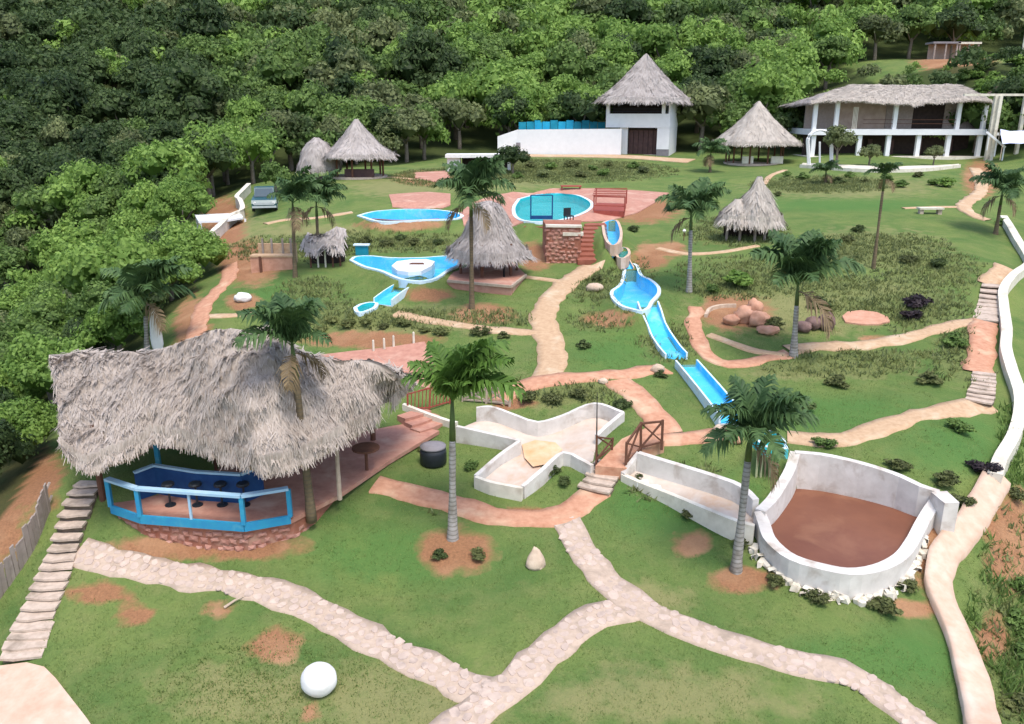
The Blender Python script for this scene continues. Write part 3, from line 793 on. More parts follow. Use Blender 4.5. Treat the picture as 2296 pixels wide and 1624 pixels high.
outline = [F0(250,1143), F0(316,1166), F0(430,1176), F0(548,1184), F0(652,1166), F0(760,1110), F0(870,1035), F0(985,966), F0(905,948), F0(860,930)]
outline += [np.array([outline[-1][0] - 2.2, outline[-1][1] + 1.0, FL]), np.array([-12.2, 26.4, FL]), np.array([-12.2, 22.0, FL])]
MB().prism(outline, FL - 0.12, FL).obj('floor', M['floor'], hut)
bottom = [p.copy() for p in outline]
base_poly = outline[:5] + [F0(700,1142), outline[5] + np.array([-.2, .3, 0]), np.array([-5.5, 23.5, FL]), np.array([-12.0, 23.5, FL]), np.array([-12.0, 22.0, FL])]
base = MB().prism([p + np.array([0.03 * np.sign(p[0] + 7), 0.12, 0]) for p in base_poly], FL - 1.5, FL - 0.122).obj('stone_base', M['redstone'], hut)
rub = [mesh_data('stone', *(lambda r: (r.normal(0, 1, (1, 3)) * 0 + np.array([(x * (1 + r.uniform(-.15, .15)), y * (1 + r.uniform(-.15, .15)), z * (1 + r.uniform(-.15, .15))) for x, y, z in
        [(-1,-.3,-.7),(1,-.3,-.7),(1,-.3,.7),(-1,-.3,.7),(-1.1,.6,-.9),(1.1,.6,-.9),(1.1,.6,.9),(-1.1,.6,.9),(0,-.75,0)]]), [(0,1,8),(1,2,8),(2,3,8),(3,0,8),(0,4,5,1),(1,5,6,2),(2,6,7,3),(3,7,4,0)]))(np.random.default_rng(50 + k)), M['rubble']) for k in range(6)]
def clad(parent, root, p, q, z0f, z1f, size, mats=None, limit=300):
    """Rubble stones set proud of the face from p to q; z0f, z1f give bottom and top along it."""
    p, q = np.array(p[:2]), np.array(q[:2])
    Lw = np.linalg.norm(q - p); d = (q - p) / Lw
    yaw = math.atan2(d[1], d[0])
    nrow = 0
    cnt = 0
    z = max(0, 0)
    rowsn = int(max(1, (max(z1f(0), z1f(1)) - min(z0f(0), z0f(1))) / size))
    for r in range(rowsn):
        n = int(Lw / (size * 1.35))
        for i in range(n):
            t = (i + 0.5 + (0.25 if r % 2 else -0.25) + random.uniform(-.15, .15)) / n
            if not 0.02 < t < 0.98 or cnt >= limit: continue
            zz = min(z0f(0), z0f(1)) + (r + 0.5 + random.uniform(-.28, .28)) * size
            if zz - size * .4 < z0f(t) - 0.1 or zz + size * .4 > z1f(t): continue
            o = bpy.data.objects.new('stone', random.choice(rub))
            if mats: o.data.materials[0] = mats
            x, y = p + d * t * Lw
            W0 = Matrix.Translation((x, y, zz)) @ Matrix.Rotation(yaw, 4, 'Z') @ Matrix.Rotation(random.uniform(-.2, .2), 4, 'Y') @ Matrix.Diagonal((size * random.uniform(.38, .72), random.uniform(.06, .11), size * random.uniform(.34, .58), 1))
            pw = Matrix.Translation(root.location) @ root.rotation_euler.to_matrix().to_4x4()
            COL.objects.link(o)
            o.parent = parent
            o.matrix_local = pw.inverted() @ W0
            cnt += 1
for i in range(5):
    p, q = base_poly[i] + np.array([0, 0.12, 0]), base_poly[i + 1] + np.array([0, 0.12, 0])
    clad(base, hut, p, q, lambda t, p=p, q=q: float(ground_z(p[0] + (q[0] - p[0]) * t, p[1] + (q[1] - p[1]) * t - 0.1)) - 0.05, lambda t: FL - 0.14, 0.2, limit=70)
# balcony
bal = [F0(250,1143), F0(316,1166), F0(548,1184), F0(652,1166)]
RH = 0.92
for i in range(3):
    p, q = bal[i], bal[i + 1]
    inw = np.array([0, 0.03, 0])
    MB().beam(p + [0, 0, 0.02], q + [0, 0, 0.02], 0.07, 0.24).obj('fascia', M['blue'], hut)
    MB().beam(p + [0, 0, RH], q + [0, 0, RH], 0.17, 0.07).obj('handrail', M['bluerail'], hut)
for i, p in enumerate(bal):
    MB().beam(p + [0, 0, 0.1], p + [0, 0, RH - 0.03], 0.11).obj('post', M['blue'], hut)
mid = (bal[1] + bal[2]) / 2
MB().beam(mid + [0, 0, 0.1], mid + [0, 0, RH - 0.03], 0.06).obj('post', M['bluerail'], hut)
# inner counter, navy with pale top
cin = [W(300,1060,9.55), W(345,1043,9.5), W(440,1058,9.52), W(540,1064,9.52), W(585,1045,9.5)]
for i in range(4):
    p, q = cin[i], cin[i + 1]
    m = MB().beam(p, q, 0.12, 0.06); m.obj('counter_top', M['bluerail'], hut)
    lo = lambda e: np.array([e[0], e[1], (FL + e[2] - 0.03) / 2])
    MB().prism([p[:2], q[:2], q[:2] + [0, .1], p[:2] + [0, .1]], FL + 0.002, p[2] - 0.035).obj('counter_panel', M['navy'], hut)
MB().beam(F0(332,1112) + [0, .9, 0], F0(332,1112) + [0, .9, 2.0], 0.12).obj('post', M['blue'], hut)
MB().beam(F0(545,1120) + [0, .7, 0], F0(545,1120) + [0, .7, 2.0], 0.12).obj('post', M['blue'], hut)
p0 = F0(762,1120); MB().tube([p0, p0 + [0, 0, 1.0], p0 + [0.02, 0, 2.05]], [0.07, 0.06, 0.055], 8).obj('post', M['palewood'], hut)
for a in ((-11.4, 20.7), (-11.6, 25.4), (-7.5, 25.5), (-4.6, 25.2)):
    MB().tube([(*a, FL), (*a, FL + 2.3)], 0.09, 8).obj('post', M['wood'], hut)
MB().prism([(-11.9, 25.8), (-5, 25.8), (-5, 25.95), (-11.9, 25.95)], FL + 0.002, FL + 1.1).obj('back_wall', M['door'], hut)
# four stools before the counter, one dark ball-shaped seat by the post
def stool(p, label, r=0.17):
    t = thing('bar_stool', (p[0], p[1], FL), label, 'stool', 'dark stools at the blue counter')
    MB().tube([(p[0], p[1], FL + 0.02), (p[0], p[1], FL + 0.6)], 0.03, 6).obj('stem', M['black'], t)
    MB().tube([(p[0], p[1], FL), (p[0], p[1], FL + 0.03)], 0.15, 10).obj('base', M['black'], t)
    MB().tube([(p[0], p[1], FL + 0.6), (p[0], p[1], FL + 0.64), (p[0], p[1], FL + 0.68)], [r, r * 1.05, r * .9], 12).obj('seat', M['black'], t)
for px, w in ((377, 'farthest along the counter from the tall palm'), (438, 'second of the row, near the counter bend'), (494, 'third of the row, near the mid post'), (545, 'nearest to the tall blue post')):
    p = T(px, 1092, cin[2][1] - 0.28)
    stool(p, 'dark round stool at the blue counter, ' + w)

for i, (x_, y_) in enumerate(((-8.9, 22.6), (-6.6, 23.4), (-4.4, 22.8))):
    w_ = ('under the flat end of the roof', 'under the middle of the roof', 'at the open end of the floor')[i]
    t = thing('bar_table', (x_, y_, FL), 'dark wooden table on the pavilion floor, ' + w_, 'table', 'dark tables in the pavilion')
    MB().tube([(x_, y_, FL + .7), (x_, y_, FL + .75)], .42, 14).obj('top', M['wood'], t)
    MB().tube([(x_, y_, FL), (x_, y_, FL + .7)], .05, 7).obj('leg', M['wood'], t)

# ---------------------------------------------------------------- smaller thatched huts
def hut_round(name, c, R, prof, mat, n_post, label, cat='hut', floor=None, sq=0.0, rot=0.0, nstr=1800, post_h=None, pr=0.09, ax=1.0, ay=1.0, fr=0.7, post_mat='wood', slen=0.4, lump=0.09):
    t = thing(name, c, label, cat)
    z0 = c[2]
    g = cone_grid(c[0], c[1], [(r * R, z0 + z) for r, z in prof], 44, sq, rot, 16, ax=ax, ay=ay)
    thatch(t, g, M[mat], nstr, wrap=True, lump=lump, slen=slen, sw=0.03)
    ph = post_h or prof[-1][1] + 0.25
    for k in range(n_post):
        a = 2 * PI * (k + 0.5) / n_post + rot
        x, y = c[0] + fr * R * ax * math.cos(a), c[1] + fr * R * ay * math.sin(a)
        MB().tube([(x, y, z0 - 0.4), (x, y, z0 + ph)], pr, 7).obj('post', M[post_mat], t)
    if floor:
        a = np.linspace(0, 2 * PI, 25)[:-1]
        MB().prism([(c[0] + floor * R * math.cos(q), c[1] + floor * R * math.sin(q)) for q in a], z0 - 0.6, z0 + 0.08).obj('floor', M['steps'], t)
    return t
c = G(806, 396)
t = hut_round('thatched_hut', c, 3.05, [(0.05, 4.85), (0.30, 3.8), (0.66, 2.6), (1.0, 1.75)], 'thatchold', 8, 'larger peaked hut of the twin thatched huts near the forest, on dark posts', floor=0.8, sq=0.5, rot=0.3)
MB().box(c[0] - .9, c[1] - 2.0, c[2] + .1, c[0] + 1.6, c[1] - 1.7, c[2] + .75).obj('low_wall', M['door'], t)
c2 = G(712, 404); c2[1] += 0.8; c2[2] = float(ground_z(c2[0], c2[1]))
hut_round('thatched_hut', c2, 1.9, [(0.1, 3.5), (0.45, 3.05), (0.75, 2.2), (1.0, 0.9)], 'thatchold', 5, 'small domed hut joined to its larger twin near the forest', nstr=1100, floor=0.8)
c = G(1690, 366)
t = hut_round('thatched_hut', c, 4.1, [(0.02, 6.1), (0.3, 4.75), (0.66, 3.3), (1.0, 2.0)], 'thatchpale', 10, 'pale conical thatched hut between the white house and the two storey hall', floor=0.75, nstr=2600, sq=0.25, rot=0.2)
for x, w, mm in ((-1.9, 1.1, 'cream'), (1.0, 1.2, 'cream')):
    MB().box(c[0] + x, c[1] - 2.6, c[2] + .1, c[0] + x + w, c[1] - 2.3, c[2] + .8).obj('low_wall', M[mm], t)
# palapa by the water, tall bell-shaped roof on a red platform
pc = G(1092, 622)
pz = pc[2] + 0.22
pal = thing('thatched_palapa', (pc[0], pc[1], pc[2]), 'tall bell-shaped thatched palapa on a red platform beside the blue stream', 'palapa')
corners = [W(1003, 628, CAMZ - pz), W(1146, 641, CAMZ - pz), W(1178, 615, CAMZ - pz), W(1150, 588, CAMZ - pz), W(1030, 585, CAMZ - pz)]
MB().prism(corners, pz - 0.9, pz).obj('platform', M['floor'], pal)
for i in (0, 1):
    p, q = corners[i] + [0, -0.04, -0.04], corners[i + 1] + [0.03, -0.04, -0.04]
    MB().beam(p, q, 0.1, 0.12).obj('platform_edge', M['palewood'], pal)
cc = np.mean(corners, axis=0) + [-0.1, 0.0, 0]
g = cone_grid(cc[0], cc[1], [(0.05, pz + 3.62), (0.62, pz + 3.4), (0.95, pz + 2.75), (1.28, pz + 1.9), (2.0, pz + 0.95)], 44, 0.3, 0.4, 18)
thatch(pal, g, M['thatchold'], 4200, wrap=True, lump=0.09, slen=0.4, sw=0.022)
for k in range(6):
    a = 2 * PI * (k + .3) / 6
    MB().tube([(cc[0] + 1.5 * math.cos(a), cc[1] + 1.5 * math.sin(a), pz), (cc[0] + 1.5 * math.cos(a), cc[1] + 1.5 * math.sin(a), pz + 1.6)], 0.08, 7).obj('post', M['wood'], pal)
x, y, z = T(1130, 606, cc[1] - 1.3)
t = thing('entrance_shade_orb', (x, y, pz), 'dark round jar on a stem added for the dark palapa entrance', 'orb')  # dark ball added in place of the shade inside the entrance
MB().tube([(x, y, pz), (x, y, pz + .5), (x, y, pz + .55), (x, y, pz + .72), (x, y, pz + .92), (x, y, pz + 1.04)], [.05, .05, .14, .26, .22, .08], 12).obj('orb_body', M['black'], t, True)
# small two-lobed hut
c = G(1700, 545); c[1] += 1.2; c[2] = float(ground_z(c[0], c[1]))
lob = thing('thatched_hut', c, 'small shaggy two-lobed thatched hut on the terraced lawn', 'hut')
zb = c[2]
g = cone_grid(c[0] + .1, c[1], [(0.12, zb + 3.55), (0.42, zb + 2.95), (0.95, zb + 2.15), (1.4, zb + 1.1)], 40, 0.15, 0, 15)
thatch(lob, g, M['thatchpale'], 1500, wrap=True, lump=0.08)
g = cone_grid(c[0] - 1.05, c[1] - .1, [(0.15, zb + 2.3), (0.4, zb + 2.05), (0.75, zb + 1.65), (1.0, zb + 1.15)], 36, 0.1, 0, 12)
thatch(lob, g, M['thatchpale'], 900, wrap=True, lump=0.08)
for x in (-1.6, -.9, -.1, .5, 1.1):
    MB().tube([(c[0] + x, c[1] - .8 + .3 * abs(x), zb - .3), (c[0] + x, c[1] - .8 + .3 * abs(x), zb + 1.5)], 0.08, 7).obj('post', M['greywood'], lob)
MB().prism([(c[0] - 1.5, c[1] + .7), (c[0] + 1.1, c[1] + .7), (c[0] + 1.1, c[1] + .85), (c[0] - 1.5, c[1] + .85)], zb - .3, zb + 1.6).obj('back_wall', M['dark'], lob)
# stick shelter beside the stream, on pale legs
c = G(728, 600); c[1] += .5; c[2] = float(ground_z(c[0], c[1]))
st = thing('stick_shelter', c, 'low grey stick shelter on pale legs beside the island stream', 'shelter')
xs = np.linspace(-1.05, 1.05, 6)
g = np.array([[(c[0] + x, c[1] + .6, c[2] + 1.75 + .22 * math.sin(x * 2.5)) for x in xs], [(c[0] + x, c[1], c[2] + 1.6) for x in xs], [(c[0] + x, c[1] - .7, c[2] + 1.05 + .15 * math.sin(x * 4)) for x in xs]])
thatch(st, upsample(g, 10, 24), M['thatchold'], 500, lump=0.1)
for x in (-.75, -.35, .05, .45, .85):
    MB().tube([(c[0] + x, c[1] - .45, c[2] - .2), (c[0] + x, c[1] - .45, c[2] + 1.3)], 0.05, 6).obj('post', M['cream' if x in (-.35, .05) else 'wood'], st)
MB().box(c[0] - .95, c[1] + .3, c[2] - .2, c[0] + .95, c[1] + .4, c[2] + 1.4).obj('back_wall', M['dark'], st)

# ---------------------------------------------------------------- white two storey house
hb = G(1498, 351)
A = math.radians(20)
house = thing('white_house', hb, 'white two storey house with a steep grey thatched roof before the forest', 'house', rz=-A)
def L(mb, name, mat, parent=None):                     # local coordinates: x along the front (negative is away from the near corner), y into the house
    return mb.obj(name, mat, parent or house, local=True)
D = 5.2
L(MB().box(-5.6, 0.35, -.6, -4.75, .7, 3.05), 'ground_wall', M['whiteplain'])
L(MB().box(-1.35, 0.0, 0.75, 0, .3, 3.05), 'ground_wall', M['whiteplain'])
L(MB().box(-1.35, 0.04, -.8, 0.0, .3, 0.745), 'plinth', M['greylid'])
L(MB().box(-.3, 0.32, -.8, 0, D, 3.05), 'side_wall', M['whiteplain'])
L(MB().box(-5.6, D - .3, -.8, -.32, D, 6.2), 'rear_wall', M['whiteplain'])
L(MB().box(-5.6, .72, -.6, -5.3, D - .32, 3.05), 'side_wall', M['whiteplain'])
L(MB().box(-4.75, 0.5, -.5, -1.36, D - .4, 0.12), 'porch_floor', M['cream'])
for k in range(6):
    x = -4.7 + k * .56
    L(MB().box(x, 0.9, 0.13, x + .5, .96, 2.75), 'shutter', M['door'])
L(MB().box(-4.73, 0.98, 0.13, -1.37, 1.1, 2.95), 'opening_shade_panel', M['dark'])  # near-black panel, paints the shade inside the opening
for k in range(3):
    L(MB().box(-4.6 + .1 * k, -.45 + .25 * k, -.5, -1.4, -.2 + .25 * k, -.22 + .1 * k), 'step', M['steps'])
L(MB().box(-7.2, -.05, 3.06, 0.02, D + .02, 3.28), 'upper_floor', M['whiteplain'])
L(MB().box(-7.2, -.06, 3.282, 0.02, .12, 4.55), 'parapet', M['whiteplain'])
L(MB().box(-7.2, .122, 3.282, -7.02, D, 4.5), 'parapet', M['whiteplain'])
for x in (-7.2, -.95):
    L(MB().box(x, -.05, 4.552, x + .38, .3, 6.2), 'pillar', M['whiteplain'])
L(MB().box(-.2, 0, 4.552, 0.02, .25, 6.2), 'pillar', M['whiteplain'])
L(MB().box(-.18, .252, 3.282, 0.02, D, 6.2), 'upper_side_wall', M['whiteplain'])
L(MB().box(-.4, .3, 4.0, -.36, .9, 5.9), 'slit_window', M['glass'])
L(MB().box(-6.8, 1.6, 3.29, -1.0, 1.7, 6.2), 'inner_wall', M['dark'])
L(MB().box(-6.8, .18, 4.75, -1.0, .22, 4.8), 'balcony_rail', M['black'])
L(MB().box(-6.8, .18, 5.05, -1.0, .22, 5.09), 'balcony_rail', M['black'])
ctr = np.array(Matrix.Translation(house.location) @ house.rotation_euler.to_matrix().to_4x4() @ Vector((-3.5, D / 2, 0)))
zz = hb[2]
g = cone_grid(ctr[0], ctr[1], [(0.06, zz + 11.0), (1.3, zz + 9.4), (2.9, zz + 7.55), (4.45, zz + 5.95)], 48, 0.75, -A, 18, ax=1.08, ay=.88)
thatch(house, g, M['thatchold'], 4200, wrap=True, lump=0.08, slen=0.6, sw=0.06)

# long white wall with the teal panelled wall behind it, beside the house
wp = [G(1116, 346), G(1160, 346), G(1270, 347), G(1392, 348)]
ww = thing('garden_wall', wp[1], 'long plain white wall beside the thatched white house', 'wall')
tops = [T(1114, 306, wp[0][1])[2], T(1160, 291, wp[1][1])[2], T(1270, 290, wp[2][1])[2], T(1392, 289, wp[3][1])[2]]
def wall_mesh(P, ztop, zbot, th):
    P = np.array(P, float); n = normals2d(P)
    V, Fq = [], []
    for i, p in enumerate(P):
        for s in (-.5, .5):
            x, y = p[0] + n[i, 0] * th * s, p[1] + n[i, 1] * th * s
            V += [(x, y, zbot[i]), (x, y, ztop[i])]
    for i in range(len(P) - 1):
        a, b = 4 * i, 4 * (i + 1)
        Fq += [(a, b, b + 1, a + 1), (a + 3, b + 3, b + 2, a + 2), (a + 1, b + 1, b + 3, a + 3), (a + 2, b + 2, b, a)]
    e = 4 * (len(P) - 1)
    Fq += [(0, 1, 3, 2), (e + 2, e + 3, e + 1, e)]
    return V, Fq
mobj('wall_face', *wall_mesh(wp, tops, [p[2] - .5 for p in wp], .25), M['whiteplain'], ww)
x, y, z = T(1162, 340, wp[1][1] - .3)
MB().box(x - .25, y, z - .1, x + .25, y + .12, z + 1.0).obj('service_hatch', M['greylid'], ww)
tp = thing('panelled_wall', wp[1] + [1.5, 1.6, 0], 'teal and blue panelled wall rising behind the long white wall', 'wall')
for k in range(11):
    a, b = 1163 + k * 17.6, 1163 + (k + 1) * 17.6 - 1.2
    Y = wp[1][1] + 1.4
    p, q = T(a, 330, Y), T(b, 330, Y)
    zt = T(a, 270 + (3 if k % 2 else 0) + (4 if k in (0, 10) else 0), Y)[2]
    MB().box(p[0], Y, p[2] - 2, q[0], Y + .12, zt).obj('panel', M['bluepanel' if k in (2, 3, 5, 6) else 'tealpanel'], tp)
# small white shelter with a flat slab roof
sb = G(1012, 386)
sh = thing('flat_roof_shelter', sb, 'small white shelter with a flat slab roof above the narrow pool', 'shelter')
Y = sb[1]
p, q = T(998, 352, Y - .5), T(1152, 348, Y)
MB().prism([p[:2], q[:2], q[:2] + [0, 2.4], p[:2] + [0, 2.4]], p[2] - .1, p[2] + .2).obj('slab_roof', M['white'], sh)
a, b = T(1003, 386, Y), T(1032, 386, Y)
MB().box(a[0], Y, a[2] - .4, b[0], Y + 1.6, p[2] - .102).obj('pillar', M['whiteplain'], sh)
a, b = T(1034, 386, Y), T(1145, 386, Y)
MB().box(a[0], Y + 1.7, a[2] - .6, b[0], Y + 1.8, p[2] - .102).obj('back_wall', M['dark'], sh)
a = T(1138, 386, Y); MB().box(a[0], Y + .2, a[2] - .6, a[0] + .3, Y + .5, p[2] - .102).obj('pillar', M['whiteplain'], sh)

# ---------------------------------------------------------------- two storey hall
hallb = G(2000, 351)
HY, HZ = hallb[1], hallb[2]
hall = thing('white_hall', hallb, 'white two storey pillared hall with a long grey thatched roof', 'hall')
def X(px, Y=None): return T(px, 350, Y or HY)[0]
sc = scale_at(hallb)
zs0, zs1 = T(2000, 303, HY)[2], T(2000, 290, HY)[2]
ze = T(2000, 240, HY)[2]
x0, x1 = X(1815), X(2203)
MB().box(x0 - .3, HY - .3, HZ - 1.2, X(2296) + 6, HY + 8, HZ).obj('floor_slab', M['cream'], hall)
MB().box(x0 - .1, HY - .1, zs0, x1, HY + 7.5, zs1).obj('upper_slab', M['whiteplain'], hall)
for px in (1822, 1925, 1990, 2057, 2124, 2194):
    MB().box(X(px) - .22, HY + .12, HZ, X(px) + .22, HY + .5, zs0 - .002).obj('pillar', M['whiteplain'], hall)
for px in (1820, 1868, 1998, 2138, 2196):
    MB().box(X(px) - .2, HY + .1, zs1 + .002, X(px) + .2, HY + .45, ze + .5).obj('pillar', M['whiteplain'], hall)
for k in range(4):
    MB().beam((X(1905 + 3 * k), HY + .25, zs1), (X(1905 + 3 * k), HY + .25, ze), .06).obj('slat_post', M['cream'], hall)
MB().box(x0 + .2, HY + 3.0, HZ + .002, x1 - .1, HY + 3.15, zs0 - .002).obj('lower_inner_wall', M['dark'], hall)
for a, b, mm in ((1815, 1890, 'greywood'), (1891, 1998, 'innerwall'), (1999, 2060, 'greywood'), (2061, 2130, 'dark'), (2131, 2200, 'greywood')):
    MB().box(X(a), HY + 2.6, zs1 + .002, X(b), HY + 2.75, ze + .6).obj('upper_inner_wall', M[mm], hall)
for px in (1945, 1965, 2015, 2080, 2150):
    MB().box(X(px), HY + 2.5, HZ + .002, X(px) + .45, HY + 2.59, HZ + 1.7).obj('door', M['door'], hall)
MB().beam((X(1928), HY + .2, zs1 + .55), (X(2136), HY + .2, zs1 + .55), .05).obj('railing', M['wood'], hall)
MB().beam((X(1928), HY + .2, zs1 + .95), (X(2136), HY + .2, zs1 + .95), .05).obj('railing', M['wood'], hall)
rz = T(2000, 192, HY + 3)[2]
def roofrow(py, Y, a, b, sag): return [np.array([X(a + (b - a) * s, Y), Y, T(2000, py, Y)[2] + sag * math.sin(s * 9)]) for s in np.linspace(0, 1, 8)]
R0 = roofrow(190, HY + 4.2, 1888, 2128, .05); R1 = roofrow(207, HY + 1.6, 1842, 2165, .08); R2 = roofrow(230, HY - .7, 1806, 2206, .18)
thatch(hall, upsample(np.array([R0, R1, R2]), 16, 70), M['thatchpale'], 5000, lump=.1, slen=.45, sw=.035, thick=.12, fringe=.5)
B1 = [p * [1, 0, 0] + [0, HY + 8.6, ze + .1] for p in R2]
thatch(hall, upsample(np.array([R0, B1]), 10, 40), M['thatchold'], 900, lump=.1, slen=.55, sw=.06)
for e in (0, -1):
    gg = np.array([[R0[e]] * 3, [R2[e], (R2[e] + B1[e]) / 2, B1[e]]])
    thatch(hall, upsample(gg, 10, 20), M['thatchold'], 500, lump=.1, slen=.55, sw=.06)
# open frame beside the hall
fr = thing('pergola', (X(2215), HY - 1.5, HZ), 'open white post and beam frame attached beside the two storey hall', 'frame')
FY = HY - 1.8
zb_ = T(2215, 213, FY)[2]
for px, yy in ((2212, FY), (2222, FY - .3), (2277, FY), (2330, FY)):
    MB().beam((X(px, yy), yy, HZ - .6), (X(px, yy), yy, zb_ - .1), .32).obj('post', M['cream'], fr)
MB().beam((X(2140, FY), FY, zb_), (X(2345, FY), FY, zb_), .3, .22).obj('beam', M['cream'], fr)
MB().beam((X(2140, FY), FY + 4, zb_ + .002), (X(2345, FY), FY + 4, zb_ + .002), .3, .22).obj('beam', M['cream'], fr)
MB().box(X(2228, FY), FY + .3, zs0, X(2345, FY), FY + 6, zs0 + .25).obj('deck', M['whiteplain'], fr)
MB().box(X(2228, FY), FY + 5, zs0 + .252, X(2345, FY), FY + 5.1, zs0 + 2.6).obj('back_wall', M['scrubwall'], fr)
sr = thing('stair_handrail', T(2215, 320, FY - .5), 'sloping white stair handrail at the corner of the hall', 'handrail')
p, q = T(2212, 296, FY - .6), T(2254, 331, FY - 1.2)
MB().beam(p, q, .18, .2).obj('rail', M['whiteplain'], sr)
for s in (.15, .55, .95):
    e = p + (q - p) * s
    MB().beam(e, (e[0], e[1], e[2] - 1.6), .1).obj('post', M['whiteplain'], sr)
tq = thing('tarpaulin', T(2270, 322, FY - 2), 'pale lilac blue tarpaulin stretched below the open frame', 'tarpaulin')
g = np.array([[T(px, 293 + 4 * math.sin(px / 9), FY - .8) for px in (2243, 2265, 2290, 2320)], [T(px, 308, FY - 1.8) for px in (2245, 2265, 2290, 2320)], [T(px, 321 + 3 * math.sin(px / 7), FY - 2.6) for px in (2248, 2265, 2290, 2320)]])
gg = upsample(g, 8, 16); V = gg.reshape(-1, 3); ii = np.arange(128).reshape(8, 16)
ff = np.stack([ii[:-1, :-1], ii[1:, :-1], ii[1:, 1:], ii[:-1, 1:]], -1).reshape(-1, 4)
V2 = np.vstack([V, V - [0, 0, .03]])
mobj('sheet', V2, np.vstack([ff, ff[:, ::-1] + 128]), M['tarp'], tq, True)
for c_ in (gg[0, 0], gg[-1, 0], gg[-1, -1]):
    MB().beam(c_, (c_[0], c_[1], c_[2] - 1.6), .06).obj('post', M['palewood'], tq)
# arched white trellis in front of the hall
ab = G(1838, 372)
ar = thing('garden_arch', ab, 'white wire garden arch in front of the two storey hall', 'arch')
Y = ab[1]
for dx, n_ in ((0, 0), (.5, 1)):
    pts = [T(1816, 372, Y)] + [T(1840 + 27 * math.cos(a), 318 - 26 * math.sin(a), Y) for a in np.linspace(PI, 0, 12)] + [T(1866, 362, Y)]
    pts = [p + [0, dx, 0] for p in pts]
    MB().tube(pts, .09, 6).obj('hoop', M['whiteplain'], ar)
for a in np.linspace(0.2, PI - .2, 7):
    p = T(1840 + 27 * math.cos(a), 318 - 26 * math.sin(a), Y)
    MB().beam(p, p + [0, .5, 0], .05).obj('rung', M['whiteplain'], ar)
p = T(1838, 345, Y); MB().beam(T(1838, 318, Y), T(1838, 372, Y), .14).obj('post', M['whiteplain'], ar)
# terrace edge wall of the hall
ep = [G(a, b) for a, b in ((1795,376),(1850,380),(1910,385),(1970,387),(2040,386),(2100,382),(2150,376))]
ew = thing('terrace_wall', ep[3], 'low cream terrace edge wall below the two storey hall', 'wall')
eP = spline(ep, .8)
mobj('wall_face', *wall_mesh(eP, [p[2] + .3 for p in eP], [p[2] - .7 for p in eP], .3), M['cream'], ew)

# ---------------------------------------------------------------- pools, streams and slides
DIG = []                                 # hollows to cut in the ground: outline, bottom
def pool_at(name, px, h, label, rim=0.22, wat='water', paint='poolpaint', depth=0.7, skirt=0.6, cat='pool', drop=0.10, shell='poolrim'):
    """px: outer edge of the rim in the level plane h metres below the lens."""
    P = np.array([W(a, b, h) for a, b in px])
    P = spline(np.vstack([P, P[:1]]), 0.25)[:-1]
    z = P[0, 2]
    nxt, prv = np.roll(P, -1, 0), np.roll(P, 1, 0)
    d = (nxt - prv)[:, :2]; d /= np.maximum(np.linalg.norm(d, axis=1, keepdims=True), 1e-9)
    n = np.stack([-d[:, 1], d[:, 0]], 1)
    ar = np.sum(P[:, 0] * nxt[:, 1] - nxt[:, 0] * P[:, 1])
    if ar < 0: n = -n
    n = (n + np.roll(n, 1, 0) + np.roll(n, -1, 0)) / 3
    I = P.copy(); I[:, :2] += n * rim
    c = np.mean(P, axis=0)
    DIG.append((((P + I) / 2)[:, :2].copy(), z - depth - .3))
    t = thing(name, c, label, cat)
    k = len(P)
    ring = lambda A, zz: np.column_stack([A[:, :2], np.full(k, zz)])
    V = np.vstack([ring(P, z - skirt), ring(P, z), ring(I, z), ring(I, z - depth)])
    idx = np.arange(k); j = np.roll(idx, -1)
    f = [(a, b, b + k, a + k) for a, b in zip(idx, j)] + [(a + k, b + k, b + 2 * k, a + 2 * k) for a, b in zip(idx, j)]
    if ar < 0: f = [q[::-1] for q in f]
    mobj('rim', V, f, M[shell], t)
    f = [(a + 2 * k, b + 2 * k, b + 3 * k, a + 3 * k) for a, b in zip(idx, j)]
    if ar < 0: f = [q[::-1] for q in f]
    V2 = V.copy(); V2[2 * k:3 * k, 2] -= .001
    bot = tuple(range(3 * k, 4 * k))
    mobj('basin', V2, f + [bot if ar > 0 else bot[::-1]], M[paint], t)
    w = tuple(range(k))
    mobj('water', ring(I - np.column_stack([n * .002, np.zeros(k)]), z - drop), [w if ar > 0 else w[::-1]], M[wat], t)
    return t, P, z
CHAN = []
